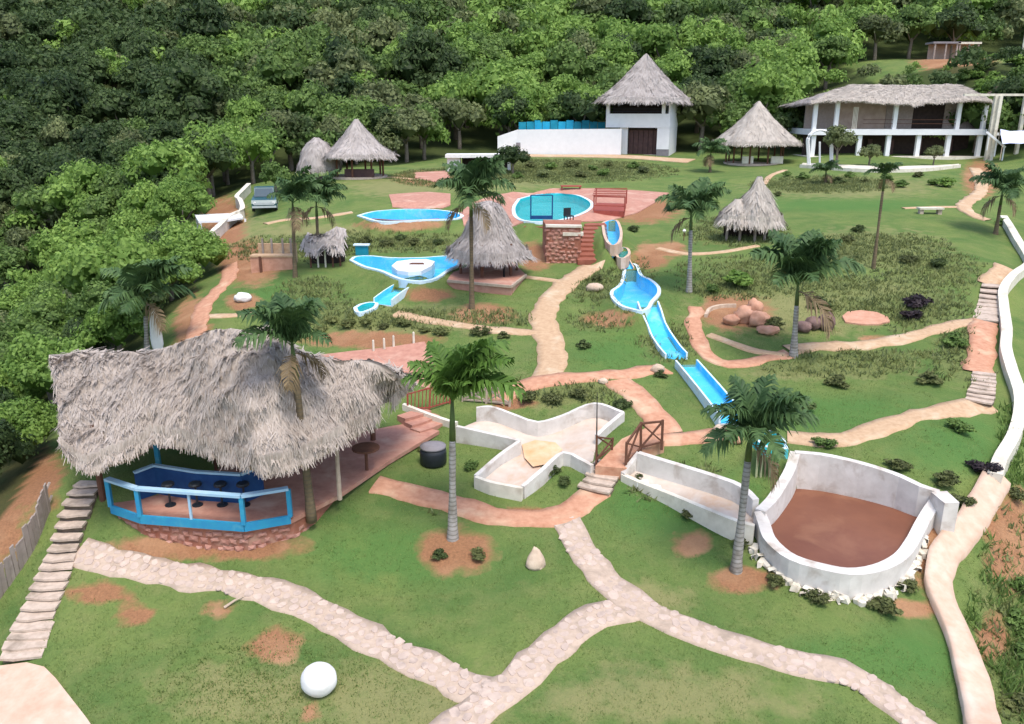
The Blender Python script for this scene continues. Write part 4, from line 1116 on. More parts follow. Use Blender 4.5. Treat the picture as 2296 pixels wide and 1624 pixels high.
def channel(name, pts, width, label, depth=0.28, th=0.07, skirt=0.5, cat='slide', water=True, shell='poolrim'):
    P = spline(pts, .3)
    n = normals2d(P)
    sec = [(-.5, -skirt), (-.5, 0), (-.5 + th / width, 0), (-.5 + th / width, -depth), (.5 - th / width, -depth), (.5 - th / width, 0), (.5, 0), (.5, -skirt)]
    def loft(idx, nm, mat, closed):
        V = [[(p[0] + n[i, 0] * sec[k][0] * width, p[1] + n[i, 1] * sec[k][0] * width, p[2] + sec[k][1]) for k in idx] for i, p in enumerate(P)]
        m = len(idx)
        V = [q for r in V for q in r]
        f = [(i * m + k, (i + 1) * m + k, (i + 1) * m + k + 1, i * m + k + 1) for i in range(len(P) - 1) for k in range(m - 1)]
        if closed:
            f += [(i * m + m - 1, (i + 1) * m + m - 1, (i + 1) * m, i * m) for i in range(len(P) - 1)]
            f += [tuple(range(m)), tuple(range((len(P) - 1) * m, len(P) * m))[::-1]]
        return mobj(nm, V, f, mat, t)
    CHAN.append((np.vstack([P[:, :2] + n * width * .36, (P[:, :2] - n * width * .36)[::-1]]), float(P[:, 2].min()) - depth - .15))
    t = thing(name, np.mean(P, 0) - [0, 0, depth], label, cat)
    sec_in = [(s, z - .004 if 0 < i < 7 else z) for i, (s, z) in enumerate(sec)]
    loft([0, 1, 2, 3, 4, 5, 6, 7], 'trough', M[shell], True)
    sec[2:6] = [(s * .997, z + .004) for s, z in sec[2:6]]
    loft([2, 3, 4, 5], 'lining', M['poolpaint'], False)
    if water:
        sec[3] = (sec[3][0], -depth + .1); sec[4] = (sec[4][0], -depth + .1)
        loft([3, 4], 'water', M['water'], False)
    return t
mp, MPP, mz = pool_at('swimming_pool', *POOLS['main'][:2], 'turquoise swimming pool with a pale rim beside the red cabana', .24, 'waterteal', 'poolteal')
pool_at('swimming_pool', *POOLS['narrow'][:2], 'narrow sky blue pool with pale rim ending in a point', .24, skirt=1.0)
pool_at('stream_pool', *POOLS['stream'][:2], 'winding blue stream pool with a pale island', .2, skirt=1.0)
isl = thing('pool_island', W(905, 595, 7.75), 'pale concrete island in the winding blue stream pool', 'island')
ip = np.array([W(a, b, 7.7) for a, b in ((878,598),(890,588),(920,584),(955,583),(975,588),(968,598),(945,610),(915,612),(890,608))])
MB().prism(ip[:, :2], ip[0, 2] - .6, ip[0, 2] + .05).obj('slab', M['whiteplain'], isl)
hp = W(935, 593, 7.66); MB().prism([(hp[0] - .4, hp[1] - .12), (hp[0] + .4, hp[1] - .12), (hp[0] + .3, hp[1] + .2), (hp[0] - .3, hp[1] + .2)], hp[2] - .1, hp[2] + .06).obj('planter', M['wood'], isl)
channel('water_slide', [W(950,622,7.85), W(915,633,7.95), W(885,650,8.1), W(858,670,8.3)], 1.0, 'short blue water slide leaving the stream pool towards the pavilion', skirt=1.0)
pool_at('stream_pool', *POOLS['tiny'][:2], 'tiny pale green basin at the end of the short blue slide', .18, 'waterteal', 'poolteal', cat='basin')
pool_at('stream_pool', *POOLS['head'][:2], 'small bright blue basin at the head of the long slide', .16, cat='basin', shell='paleearth')
pool_at('stream_pool', *POOLS['round'][:2], 'little round teal basin below the head of the long slide', .14, 'waterteal', 'poolteal', cat='basin', shell='paleearth')
pool_at('stream_pool', *POOLS['splash'][:2], 'bright blue splash pool halfway down the long slide', .17, skirt=1.0)
channel('water_slide', [W(1376,545,6.88), W(1386,556,7.3)], .6, 'very short blue chute between the two small basins at the head of the slide', water=False, skirt=.5, depth=.2, shell='paleearth')
channel('water_slide', [W(1398,576,7.5), W(1411,600,7.95)], .6, 'very short blue chute from the round teal basin into the splash pool', water=False, skirt=.5, depth=.2, shell='paleearth')
def lifted(px, dz): 
    out = []
    for a, b in px:
        p = G(a, b); out.append(p + [0, 0, dz])
    return out
channel('water_slide', lifted([(1452,688),(1464,720),(1480,757),(1500,788),(1516,806)], .25), .95, 'narrow blue water slide leaving the splash pool with white edges', skirt=.8)
s0, s1 = G(1538, 826), G(1640, 962)
channel('water_slide', [s0 + [0, 0, .34], (s0 + s1) / 2 + [0.02, 0, .42], s1 + [0, 0, .5]], .9, 'straight raised blue water slide above the landing trough', depth=.3, th=.07, skirt=.9, shell='poolrim')
# landing trough on stilts
tb = G(1722, 1092)
Yt = tb[1] + .3
tr = thing('launch_trough', (tb[0], Yt, tb[2]), 'turquoise launch trough on thin yellow-green posts above the muddy tank', 'trough')
z_ = T(1728, 1000, Yt)[2]
tq_ = np.array([W(a, b, CAMZ - z_) for a, b in ((1689,982),(1715,1003),(1768,1008),(1760,985),(1736,964),(1700,966))])
t2 = np.array([tq_.mean(0) + (p - tq_.mean(0)) * .8 for p in tq_])
k = len(tq_)
V = np.vstack([tq_ - [0, 0, .3], tq_, t2, t2 - [0, 0, .25]])
f = []
for i in range(k):
    j = (i + 1) % k
    f += [(i, j, j + k, i + k), (i + k, j + k, j + 2 * k, i + 2 * k), (i + 2 * k, j + 2 * k, j + 3 * k, i + 3 * k)]
mobj('tray', V, f + [tuple(range(3 * k, 4 * k)), tuple(range(k))[::-1]], M['poolteal'], tr)
mobj('rim', np.vstack([tq_ + [0, 0, .004], t2 + [0, 0, .004]]), [(i, (i + 1) % k, k + (i + 1) % k, k + i) for i in range(k)], M['poolrim'], tr)
for a, b in ((1706, 1085), (1716, 1090), (1738, 1075), (1752, 1060)):
    e = T(a, 1000, Yt); MB().tube([(e[0], Yt + .2, z_ - .3), (e[0], Yt + .15, float(ground_z(e[0], Yt)) - .2)], .035, 6).obj('post', M['stilt'], tr)
# red brick stairs and masonry block between the pools
bt, bb = G(1336, 503), G(1335, 588)
bs = thing('brick_stairs', (bb[0], bb[1], bb[2]), 'red brick stairs climbing to the turquoise pool terrace', 'stairs')
ns = 9
for i in range(ns):
    s = i / ns
    p = bb + (bt - bb) * s; q = bb + (bt - bb) * ((i + 1) / ns)
    w = .95 - .2 * s
    zt = bb[2] + (bt[2] + .08 - bb[2]) * (i + 1) / ns
    MB().box(p[0] - w + .1 * s, p[1], bb[2] - .5, p[0] + w - .1, q[1] + .05, zt).obj('step', M['brick'], bs)
mb0 = [G(1225, 590), G(1300, 590)]
blk = thing('masonry_block', mb0[0], 'rubble stone block with cream copings beside the brick stairs', 'wall')
ztop = T(1260, 506, mb0[0][1] + .6)[2]
pb = [mb0[0][:2], mb0[1][:2], mb0[1][:2] + [.3, 3.2], mb0[0][:2] + [-.1, 3.2]]
body = MB().prism(pb, mb0[0][2] - .5, ztop).obj('stone_face', M['redstone'], blk)
clad(body, blk, pb[0], pb[1], lambda t: mb0[0][2] - .1, lambda t: ztop, .22, limit=60)
MB().prism([pb[0] + [-.06, -.1], pb[1] + [.06, -.1], pb[1] + [.06, .3], pb[0] + [-.06, .3]], ztop + .003, ztop + .12).obj('coping', M['cream'], blk)
p = T(1283, 525, mb0[0][1] - .25); MB().box(p[0] - .5, p[1] - .02, p[2] - .1, p[0] + .6, p[1] + .35, p[2] + .08).obj('coping', M['cream'], blk)
rw = [G(1175, 508), G(1228, 512)]
wl = thing('retaining_wall', rw[0], 'short dark red wall below the turquoise pool', 'wall')
mobj('wall_face', *wall_mesh(spline(rw, .5), [mz - .25] * len(spline(rw, .5)), [rw[0][2] - 1.2] * len(spline(rw, .5)), .2), M['brick'], wl)
rw = [W(a, b, 6.9) for a, b in ((835,500),(880,503),(930,503),(985,500))]
wl = thing('retaining_wall', rw[1], 'low red wall under the edge of the narrow pool', 'wall')
rs = spline(rw, .5); mobj('wall_face', *wall_mesh(rs, [W(900, 496, 6.62)[2]] * len(rs), [float(ground_z(p[0], p[1])) - .4 for p in rs], .2), M['brick'], wl)

# ---------------------------------------------------------------- muddy tank
tank = thing('concrete_tank', W(1900, 1180, 11.0), 'big whitewashed concrete tank with rounded front holding brown muddy water', 'tank')
wz = CAMZ - 10.95
wpx = [(1783,1104),(1850,1120),(1950,1140),(2052,1160),(2046,1195),(2010,1240),(1960,1262),(1904,1272),(1825,1255),(1752,1222),(1722,1183),(1756,1148)]
wp_ = np.array([W(a, b, 10.95) for a, b in wpx])
cw = wp_.mean(0)
front_rim = spline([W(1703,1146,10.4), W(1713,1172,10.6), W(1724,1204,10.7), W(1748,1230,10.75), W(1778,1250,10.75), W(1826,1266,10.75), W(1904,1281,10.75), W(1968,1273,10.75), W(2018,1248,10.75), W(2046,1212,10.72), W(2066,1174,10.62), W(2086,1140,10.45), W(2104,1114,10.2)], .2)
zb0 = [min(float(ground_z(p[0], p[1])), wz) - .5 for p in front_rim]
mobj('rounded_wall', *wall_mesh(front_rim, [p[2] for p in front_rim], zb0, .33), M['tank'], tank)
back = spline([W(1783,1013,9.79), W(1840,1018,9.8), W(1900,1030,9.83), W(1960,1046,9.88), W(2020,1067,9.95), W(2064,1088,10.02), W(2108,1102,10.1)], .25)
mobj('back_wall', *wall_mesh(back, [p[2] for p in back], [wz - .4] * len(back), .22), M['tank'], tank)
lw = spline([W(1783,1013,9.79), W(1772,1050,10.05), W(1750,1090,10.2), W(1728,1122,10.3), W(1705,1144,10.38)], .2)
mobj('return_wall', *wall_mesh(lw, [p[2] for p in lw], [wz - .3] * len(lw), .3), M['tank'], tank)
e = W(2113, 1112, 10.12)
MB().prism([(e[0] - .22, e[1] - .55), (e[0] + .2, e[1] - .5), (e[0] + .22, e[1] + .2), (e[0] - .25, e[1] + .15)], wz - .6, e[2] + .05).obj('pillar', M['tank'], tank)
mp2 = np.vstack([front_rim[:, :2], back[::-1, :2], lw[:, :2]])
r = delaunay_2d_cdt([Vector(p) for p in mp2], [], [list(range(len(mp2)))], 1, 1e-4)
mobj('muddy_water', [(p.x, p.y, wz) for p in r[0]], [tuple(q) for q in r[2]], M['mud'], tank)
# rough stone plinth round the rounded front
sn = normals2d(front_rim)
for i in list(range(4, len(front_rim) - 6)) * 2:
    p = front_rim[i] + np.array([random.uniform(-.1, .1), random.uniform(-.06, .06), 0])
    o = bpy.data.objects.new('plinth_stone', random.choice(rub)); COL.objects.link(o)
    out = np.array([-sn[i, 0], -sn[i, 1]]) if (front_rim[i, 1] - sn[i, 1]) < front_rim[i, 1] else np.array([sn[i, 0], sn[i, 1]])
    cen = cw[:2]; v = p[:2] - cen; out = v / np.linalg.norm(v)
    x, y = p[:2] + out * random.uniform(.16, .3)
    o.parent = tank
    o.scale = (random.uniform(.1, .17), random.uniform(.1, .15), random.uniform(.07, .12))
    o.rotation_euler = (random.uniform(-.4, .4), random.uniform(-.3, .3), random.uniform(0, 6.28))
    o.location = Vector((x, y, float(ground_z(x, y)) + .05)) - tank.location
    o.material_slots[0].link = 'OBJECT'; o.material_slots[0].material = M['cream']
# long trough leading into the tank
tg = thing('concrete_trough', W(1540, 1080, 10.5), 'long sloping whitewashed concrete trough leading from the bridge into the muddy tank', 'trough')
tbk = spline([W(1432,1014,9.75), W(1470,1026,9.8), W(1550,1050,9.9), W(1620,1072,10.0), W(1664,1090,10.08), W(1695,1120,10.2)], .3)
tfr = spline([W(1396,1062,10.35), W(1430,1078,10.4), W(1500,1105,10.45), W(1580,1138,10.5), W(1650,1166,10.55), W(1692,1178,10.6)], .3)
mobj('back_wall', *wall_mesh(tbk, [p[2] for p in tbk], [p[2] - 1.2 for p in tbk], .2), M['tank'], tg)
mobj('front_wall', *wall_mesh(tfr, [p[2] for p in tfr], [min(p[2] - .5, float(ground_z(p[0], p[1])) - .2) for p in tfr], .16), M['cream'], tg)
m_ = 24
A_ = np.array([[np.interp(np.linspace(0, 1, m_), np.linspace(0, 1, len(q)), q[:, k]) for k in range(3)] for q in (tbk, tfr)]).transpose(0, 2, 1)
lo_b, lo_f = A_[0] - [0, .02, .55], A_[1] - [0, -.02, .12]
V = np.vstack([lo_b, lo_f]); f = [(i, m_ + i, m_ + i + 1, i + 1) for i in range(m_ - 1)]
mobj('trough_floor', V, f, M['basinfloor'], tg)
e = [W(1396, 1060, 10.3), W(1432, 1014, 9.78)]
mobj('end_wall', *wall_mesh(np.array(e), [p[2] for p in e], [p[2] - .9 for p in e], .16), M['tank'], tg)
for i, (a, b) in enumerate(((1440, 1088), (1468, 1098), (1530, 1122), (1552, 1130), (1605, 1150), (1628, 1159))):
    p = G(a, b + 6)
    MB().box(p[0] - .17, p[1] - .1, p[2] - .1, p[0] + .17, p[1] + .12, p[2] + .2).obj('block', M['whiteplain'], tg)

# ---------------------------------------------------------------- Y-shaped concrete basin
yb = thing('concrete_basin', W(1200, 1010, 10.3), 'pale Y-shaped concrete basin with orange silt between the pavilion and the bridge', 'basin')
flo = [(1066,930,9.95),(1112,935,10.0),(1206,978,10.3),(1332,940,9.95),(1394,934,9.75),(1342,980,10.05),(1327,1046,10.45),(1262,1024,10.5),(1171,1094,10.75),(1070,1074,10.7),(1165,1002,10.45),(1028,962,10.15)]
fp = np.array([W(*q) for q in flo])
bw_ = spline([W(*e) for e in ((1068,914,9.55),(1090,911,9.5),(1112,914,9.52),(1160,932,9.72),(1206,946,9.85),(1260,932,9.75),(1332,904,9.42),(1397,924,9.5))], .25)
fp = np.vstack([bw_ - [0, 0, .5], fp[5:]])
r = delaunay_2d_cdt([Vector(p[:2]) for p in fp], [], [list(range(len(fp)))], 1, 1e-5)
mobj('floor', fp, [tuple(q) for q in r[2]], M['basinfloor'], yb)
sp = np.array([W(a, b, h) for a, b, h in ((1170,1000,10.43),(1200,990,10.36),(1245,995,10.32),(1262,1012,10.44),(1225,1044,10.56),(1195,1050,10.58),(1176,1030,10.54))]) + [0, 0, .05]
r = delaunay_2d_cdt([Vector(p[:2]) for p in sp], [], [list(range(len(sp)))], 1, 1e-5)
mobj('silt', sp, [tuple(q) for q in r[2]], M['sediment'], yb)
def ywall(name, q, dz, th=.14, drop=None, mat='tank'):
    P = spline([W(*e) for e in q], .25)
    mobj(name, *wall_mesh(P, [p[2] for p in P], [p[2] - dz for p in P], th), M[mat], yb)
ywall('back_wall', [(1068,914,9.55),(1090,911,9.5),(1112,914,9.52),(1160,932,9.72),(1206,946,9.85),(1260,932,9.75),(1332,904,9.42),(1397,924,9.5)], 1.25)
ywall('side_wall', [(1024,955,9.95),(1090,970,10.0),(1165,987,10.05)], .7, mat='tank')
ywall('corner_wall', [(1165,988,10.05),(1120,1020,10.25),(1067,1066,10.45)], .6, mat='tank')
ywall('front_wall', [(1066,1068,10.45),(1100,1080,10.47),(1140,1088,10.49),(1171,1094,10.5)], .7, mat='cream')
ywall('front_wall', [(1172,1090,10.5),(1215,1053,10.3),(1262,1014,10.1),(1300,1028,10.15),(1328,1043,10.2)], .75, mat='tank')
ywall('end_wall', [(1397,924,9.5),(1360,955,9.7),(1338,975,9.82)], 1.0)

# ---------------------------------------------------------------- bridge, stairs and railings
def stairs(name, px, widths, label, cat='stairs', nstep=None, mat='steps', tread=.06, yaw=None):
    P = gpts(px)
    S = spline(P, .05)
    seg = np.concatenate([[0], np.cumsum(np.linalg.norm(np.diff(S[:, :2], axis=0), axis=1))])
    t = thing(name, P[0], label, cat)
    for i in range(nstep):
        a, b = seg[-1] * i / nstep, seg[-1] * (i + 1) / nstep
        p = np.array([np.interp(a, seg, S[:, k]) for k in range(3)]); q = np.array([np.interp(b, seg, S[:, k]) for k in range(3)])
        d = (q - p)[:2] / np.linalg.norm((q - p)[:2])
        if yaw is not None: d = d * .4 + np.array([math.sin(yaw), math.cos(yaw)]) * .6; d /= np.linalg.norm(d)
        n = np.array([-d[1], d[0]])
        w = np.interp(i, [0, nstep - 1], widths) / 2 * random.uniform(.93, 1.07)
        j = [random.uniform(-.04, .04) for _ in range(4)]
        top = float(max(ground_z(*p[:2]), ground_z(*q[:2]))) + tread + random.uniform(-.01, .015)
        poly = [p[:2] + n * w + d * j[0], p[:2] + n * w * .3 + d * (j[0] - .05), p[:2] - n * w * .4 + d * (j[1] - .03), p[:2] - n * w + d * j[1], q[:2] - n * (w + j[2]) + d * .02, q[:2] + n * (w + j[3]) + d * .02]
        if mat == 'steps':
            MB().prism(poly, top - .06, top).obj('step', M[mat], t)
            low = [np.array(e) + d * .11 for e in poly]
            MB().prism(low, top - .5, top - .061).obj('riser', M['riser'], t)
        else:
            MB().prism(poly, top - .5, top).obj('step', M[mat], t)
    return t
stairs('stone_stairs', [(48,1486),(70,1425),(100,1350),(130,1280),(150,1222),(172,1155),(188,1115),(205,1085)], (.95, .72), 'long uneven stone stairs climbing beside the big thatched pavilion', nstep=18, tread=.10, yaw=.05)
stairs('stone_stairs', [(1330,1108),(1348,1078),(1366,1042)], (1.0, .85), 'short stone stairs up to the bridge deck by the Y-shaped basin', nstep=5, tread=.1)
stairs('stone_stairs', [(2192,908),(2203,872),(2206,840)], (.85, .8), 'lower flight of grey stone stairs beside the white boundary wall', nstep=8, tread=.08)
stairs('stone_stairs', [(2210,722),(2216,680),(2222,640)], (.95, .8), 'upper flight of grey stone stairs beside the white boundary wall', nstep=9, tread=.08)
stairs('terracotta_steps', [(975,965),(945,948),(920,930)], (1.3, 1.2), 'terracotta steps from the pavilion floor up to the pink terrace', nstep=3, mat='floor', tread=.12)
dk = [W(1335,1046,10.2), W(1405,1052,10.2), W(1440,1010,9.95), W(1490,990,9.8), W(1450,960,9.7), W(1395,985,9.95)]
MBd = MB().prism([p[:2] for p in dk], [p[2] - .4 for p in dk], [p[2] + .02 for p in dk])
br = thing('bridge_deck', np.mean(dk, 0), 'pinkish concrete bridge deck between the Y-shaped basin and the long trough', 'bridge')
MBd.obj('deck', M['pathpink'], br)
def xrail(name, base, top, label, mat='wood', w=.07, cross=True, mids=0, parent=None):
    """base, top: matching lists of foot and head points of the posts."""
    t = thing(name, base[0], label, 'railing')
    for p, q in zip(base, top):
        MB().beam(p - [0, 0, .15], q + [0, 0, .05], w).obj('post', M[mat], t)
    for i in range(len(base) - 1):
        MB().beam(top[i], top[i + 1], w * .85).obj('top_rail', M[mat], t)
        lo_ = [base[k] + (top[k] - base[k]) * .15 for k in (i, i + 1)]
        MB().beam(*lo_, w * .7).obj('bottom_rail', M[mat], t)
        if cross:
            MB().beam(lo_[0], top[i + 1], w * .7).obj('brace', M[mat], t)
            MB().beam(lo_[1] + [0, .03, 0], top[i] + [0, .03, 0], w * .7).obj('brace', M[mat], t)
        for k in range(mids):
            s = (k + 1) / (mids + 1)
            MB().beam(lo_[0] + (lo_[1] - lo_[0]) * s, top[i] + (top[i + 1] - top[i]) * s, w * .5).obj('baluster', M[mat], t)
    return t
def onY(px, py, ref): return T(px, py, ref[1])
b1, b2, b3 = W(1403,1047,10.2), W(1437,1013,9.98), W(1484,999,9.85)
xrail('timber_railing', [b1, b2, b3], [onY(1405,995,b1), onY(1437,950,b2), onY(1486,945,b3)], 'dark brown cross-braced railing on the long trough side of the bridge')
b1, b2 = W(1337,1040,10.2), W(1372,1005,9.98)
xrail('timber_railing', [b1, b2], [onY(1338,980,b1), onY(1374,985,b2)], 'short dark brown railing on the Y-shaped basin side of the bridge', w=.06)
p = W(1338, 1036, 10.2)
lp = thing('lamp_pole', p, 'tall thin dark pole standing at the end of the bridge', 'pole')
MB().tube([p, onY(1338,975,p), onY(1339,880,p)], [.035, .025, .012], 6).obj('shaft', M['black'], lp)
MB().tube([p, p + [0, 0, .25]], .05, 8).obj('foot', M['black'], lp)
b = [G(914, 922), G(962, 922), G(1008, 905)]
xrail('red_railing', b, [onY(914,884,b[0]), onY(965,870,b[1]), onY(1010,878,b[2])], 'red timber railing between the pink terrace and the steps by the front palm', 'redwood', .06, False, 5)
b = [G(1036, 900), G(1090, 905), G(1142, 912)]
xrail('pink_railing', b, [onY(1036,872,b[0]), onY(1092,872,b[1]), onY(1146,870,b[2])], 'weathered pinkish railing behind the front palm at the chute of the basin', 'palewood', .08, True, 0)
sw = spline(gpts([(905,918),(950,936),(1000,954),(1024,960)]), .3)
w_ = thing('retaining_wall', sw[0], 'low cream-topped wall edging the terracotta steps', 'wall')
mobj('wall_face', *wall_mesh(sw, [p[2] + .22 for p in sw], [p[2] - .3 for p in sw], .16), M['cream'], w_)
# black water barrel
p = G(972, 1040)
bar = thing('water_barrel', p, 'squat black barrel with grey lid beside the front palm', 'barrel')
R_ = .42
MB().tube([p, p + [0, 0, .08], p + [0, 0, .42], p + [0, 0, .56]], [R_ * .85, R_, R_, R_ * .92], 18).obj('body', M['black'], bar, True)
MB().tube([p + [0, 0, .562], p + [0, 0, .62], p + [0, 0, .68]], [R_ * .98, R_ * .98, R_ * .5], 18).obj('lid', M['greylid'], bar, True)

# ---------------------------------------------------------------- boundary walls and fence
def lowwall(name, px, hgt, th, mat, label, cap=None, zoff=0.0):
    P = spline(gpts(px), .3)
    t = thing(name, P[len(P) // 2], label, 'wall')
    z = np.array([p[2] for p in P])
    mobj('wall_face', *wall_mesh(P, z + hgt, z - .4, th), M[mat], t)
    if cap:
        mobj('coping', *wall_mesh(P, z + hgt + .06, z + hgt + .002, th + .08), M[cap], t)
    return t
lowwall('boundary_wall', [(2248,498),(2262,520),(2280,552),(2300,585),(2305,605),(2270,632),(2247,665),(2248,705),(2254,760),(2252,800),(2264,848),(2282,905),(2282,950),(2268,1000),(2240,1050),(2226,1090)], .42, .40, 'cream', 'winding cream white boundary wall beside the grey side stairs', None)
lowwall('cream_wall', [(458,562),(490,535),(520,505),(545,492),(540,470),(533,462),(545,448),(560,432)], .75, .28, 'cream', 'zigzag cream wall along the edge of the forest', 'cream')
cp = G(520, 508)
can = thing('flat_canopy', cp, 'flat white slab canopy attached behind the zigzag cream wall', 'canopy')
z_ = T(480, 484, cp[1] + .5)[2]
q = np.array([W(a, b, CAMZ - z_) for a, b in ((436,481),(445,496),(505,494),(545,487),(540,478))])
MB().prism(q[:, :2], z_ - .14, z_).obj('slab', M['whiteplain'], can)
for e in (q[0], q[1], q[3]):
    MB().beam((e[0] + .1, e[1] + .1, z_ - .14), (e[0] + .1, e[1] + .1, float(ground_z(e[0], e[1])) - .2), .12).obj('post', M['whiteplain'], can)
# grey paling fence at the lower edge of the stairs
fpts = spline([G(-90, 1440), G(0, 1342), G(45, 1280), G(78, 1228), G(100, 1175), G(120, 1128)], .05)
fen = thing('paling_fence', fpts[len(fpts) // 2], 'weathered grey wooden paling fence below the earth bank beside the stairs', 'fence')
sg = np.concatenate([[0], np.cumsum(np.linalg.norm(np.diff(fpts[:, :2], axis=0), axis=1))])
a = 0.0
while a < sg[-1] - .2:
    w = random.uniform(.1, .15)
    p = np.array([np.interp(a, sg, fpts[:, k]) for k in range(3)]); q = np.array([np.interp(a + w, sg, fpts[:, k]) for k in range(3)])
    h = random.uniform(.68, .9)
    d = (q - p)[:2] / np.linalg.norm((q - p)[:2]); n = np.array([-d[1], d[0]]) * .02
    ln = random.uniform(-.03, .03)
    V = [(*(p[:2] - n), p[2] - .2), (*(q[:2] - n), p[2] - .2), (*(q[:2] + n), p[2] - .2), (*(p[:2] + n), p[2] - .2)]
    V += [(x + ln, y, p[2] + h + (.05 if k in (1, 2) else 0)) for k, (x, y, z) in enumerate(V)]
    MB().add(V, [(3, 2, 1, 0), (4, 5, 6, 7), (0, 1, 5, 4), (1, 2, 6, 5), (2, 3, 7, 6), (3, 0, 4, 7)]).obj('paling', M['greywood'], fen)
    a += w + .02
rl = fpts[::8]
for hh in (.2, .6):
    MB().tube([p + [-.04, .05, hh] for p in rl], .035, 5).obj('rail', M['greywood'], fen)

# ---------------------------------------------------------------- hollows in the ground under pools, basin and tank
DIG.append((np.vstack([front_rim[:, :2], back[::-1, :2], lw[:, :2]]), wz - .8))
DIG.append((fp[:, :2], float(fp[:, 2].min()) - 1.0))
ta_, tb_ = A_[0][:, :2], A_[1][:, :2]
DIG.append((np.vstack([ta_, tb_[::-1]]), float(tfr[:, 2].min()) - 1.0))
for ch in CHAN: DIG.append(ch)
GZD = GZ.copy(); GXD = _gx.copy(); GYD = _gy.copy()
for poly, zb in DIG:                      # grid points near an outline are pulled onto it, those inside are lowered
    lo, hi = poly.min(0) - .4, poly.max(0) + .4
    j0, j1 = np.searchsorted(GY, (lo[1], hi[1])); i0, i1 = np.searchsorted(GX, (lo[0], hi[0]))
    bx, by = _gx[j0:j1, i0:i1], _gy[j0:j1, i0:i1]
    best = np.full(bx.shape, 1e9); qx, qy = bx.copy(), by.copy()
    for k in range(len(poly)):
        a, e = poly[k - 1], poly[k] - poly[k - 1]
        t = np.clip(((bx - a[0]) * e[0] + (by - a[1]) * e[1]) / (e @ e + 1e-12), 0, 1)
        cx_, cy_ = a[0] + t * e[0], a[1] + t * e[1]
        d = np.hypot(bx - cx_, by - cy_)
        m = d < best
        best[m] = d[m]; qx[m] = cx_[m]; qy[m] = cy_[m]
    snap = best < .2
    GXD[j0:j1, i0:i1][snap] = qx[snap]; GYD[j0:j1, i0:i1][snap] = qy[snap]
    GZD[j0:j1, i0:i1][snap] = ground_z(qx, qy)[snap]
    ins = inpoly(bx, by, poly) & ~snap
    sub_ = GZD[j0:j1, i0:i1]
    sub_[ins] = np.minimum(sub_[ins], zb - 5)
co = np.stack([GXD, GYD, GZD], -1).reshape(-1, 3).astype(np.float32)
ground.data.vertices.foreach_set('co', co.ravel())
ground.data.update()
# ---------------------------------------------------------------- leafy crowns
def crown_mesh(name, seed, clumps, leaves, size, flat=0.8, core=True, mat=None):
    r = np.random.default_rng(seed)
    V, Fq, tn = [], [], []
    cen = []
    for k in range(clumps):
        a = r.uniform(0, 2 * PI); u = r.uniform(-0.25, 1.0)
        s = math.sqrt(max(0, 1 - u * u)); q = r.uniform(.5, .78)
        cen.append((np.array([math.cos(a) * s * q, math.sin(a) * s * q, u * q * flat]), r.uniform(.26, .42), r.uniform(0, 1)))
    cen.append((np.array([0, 0, 0.0]), .55, .3))
    for c, rad, tone in cen:
        n = max(6, int(leaves * (rad / .34) ** 2))
        d = r.normal(0, 1, (n, 3)); d[:, 2] = np.where(d[:, 2] < -.2, -d[:, 2] * .6, d[:, 2])
        d /= np.linalg.norm(d, axis=1, keepdims=True)
        p = c + d * rad * r.uniform(.78, 1.12, (n, 1))
        nn = d + r.normal(0, .45, (n, 3)); nn /= np.linalg.norm(nn, axis=1, keepdims=True)
        t = np.cross(nn, r.normal(0, 1, (n, 3))); t /= np.linalg.norm(t, axis=1, keepdims=True)
        b = np.cross(nn, t)
        sz = size * r.uniform(.6, 1.4, (n, 1))
        o = len(V)
        q = np.stack([p - t * sz, p + b * sz * .6, p + t * sz, p - b * sz * .6], 1).reshape(-1, 3)
        V += list(q); Fq += [(o + 4 * i, o + 4 * i + 1, o + 4 * i + 2, o + 4 * i + 3) for i in range(n)]
        tn += list(np.repeat(np.clip(.25 + tone * .5 + r.normal(0, .16, n), 0, 1), 4))
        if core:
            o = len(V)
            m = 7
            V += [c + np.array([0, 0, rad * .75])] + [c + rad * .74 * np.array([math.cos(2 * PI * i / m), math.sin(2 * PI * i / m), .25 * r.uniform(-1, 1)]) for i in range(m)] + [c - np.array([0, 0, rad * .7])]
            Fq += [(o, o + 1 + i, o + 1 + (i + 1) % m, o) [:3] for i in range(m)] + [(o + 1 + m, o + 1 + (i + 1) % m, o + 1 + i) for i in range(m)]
            tn += [.12] * (m + 2)  # core added to block light; inner shade put into its tint
    me = mesh_data(name, V, Fq, mat, False, tn)
    return me
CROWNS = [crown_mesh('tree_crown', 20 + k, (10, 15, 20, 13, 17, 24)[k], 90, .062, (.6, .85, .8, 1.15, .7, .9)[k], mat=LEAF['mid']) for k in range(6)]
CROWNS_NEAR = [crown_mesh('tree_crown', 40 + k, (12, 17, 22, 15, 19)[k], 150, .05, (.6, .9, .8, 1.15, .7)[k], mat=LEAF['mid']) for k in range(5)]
BUSH = [crown_mesh('shrub_foliage', 60 + k, 9, 40, .13, .9, mat=LEAF['shrub']) for k in range(4)]
tm = MB().tube([(0, 0, -1.0), (.02, .01, -.3), (-.03, .02, .4), (.02, 0, 1.0)], [.13, .10, .08, .05], 7)
for a in (0.4, 2.3, 4.4):
    tm.tube([(0, 0, .35), (.3 * math.cos(a), .3 * math.sin(a), .75), (.55 * math.cos(a), .55 * math.sin(a), 1.05)], [.05, .035, .015], 5)
TRUNK = mesh_data('tree_trunk', tm.v, tm.f, M['bark'], True)
def setmat(o, m):
    o.material_slots[0].link = 'OBJECT'
    o.material_slots[0].material = m
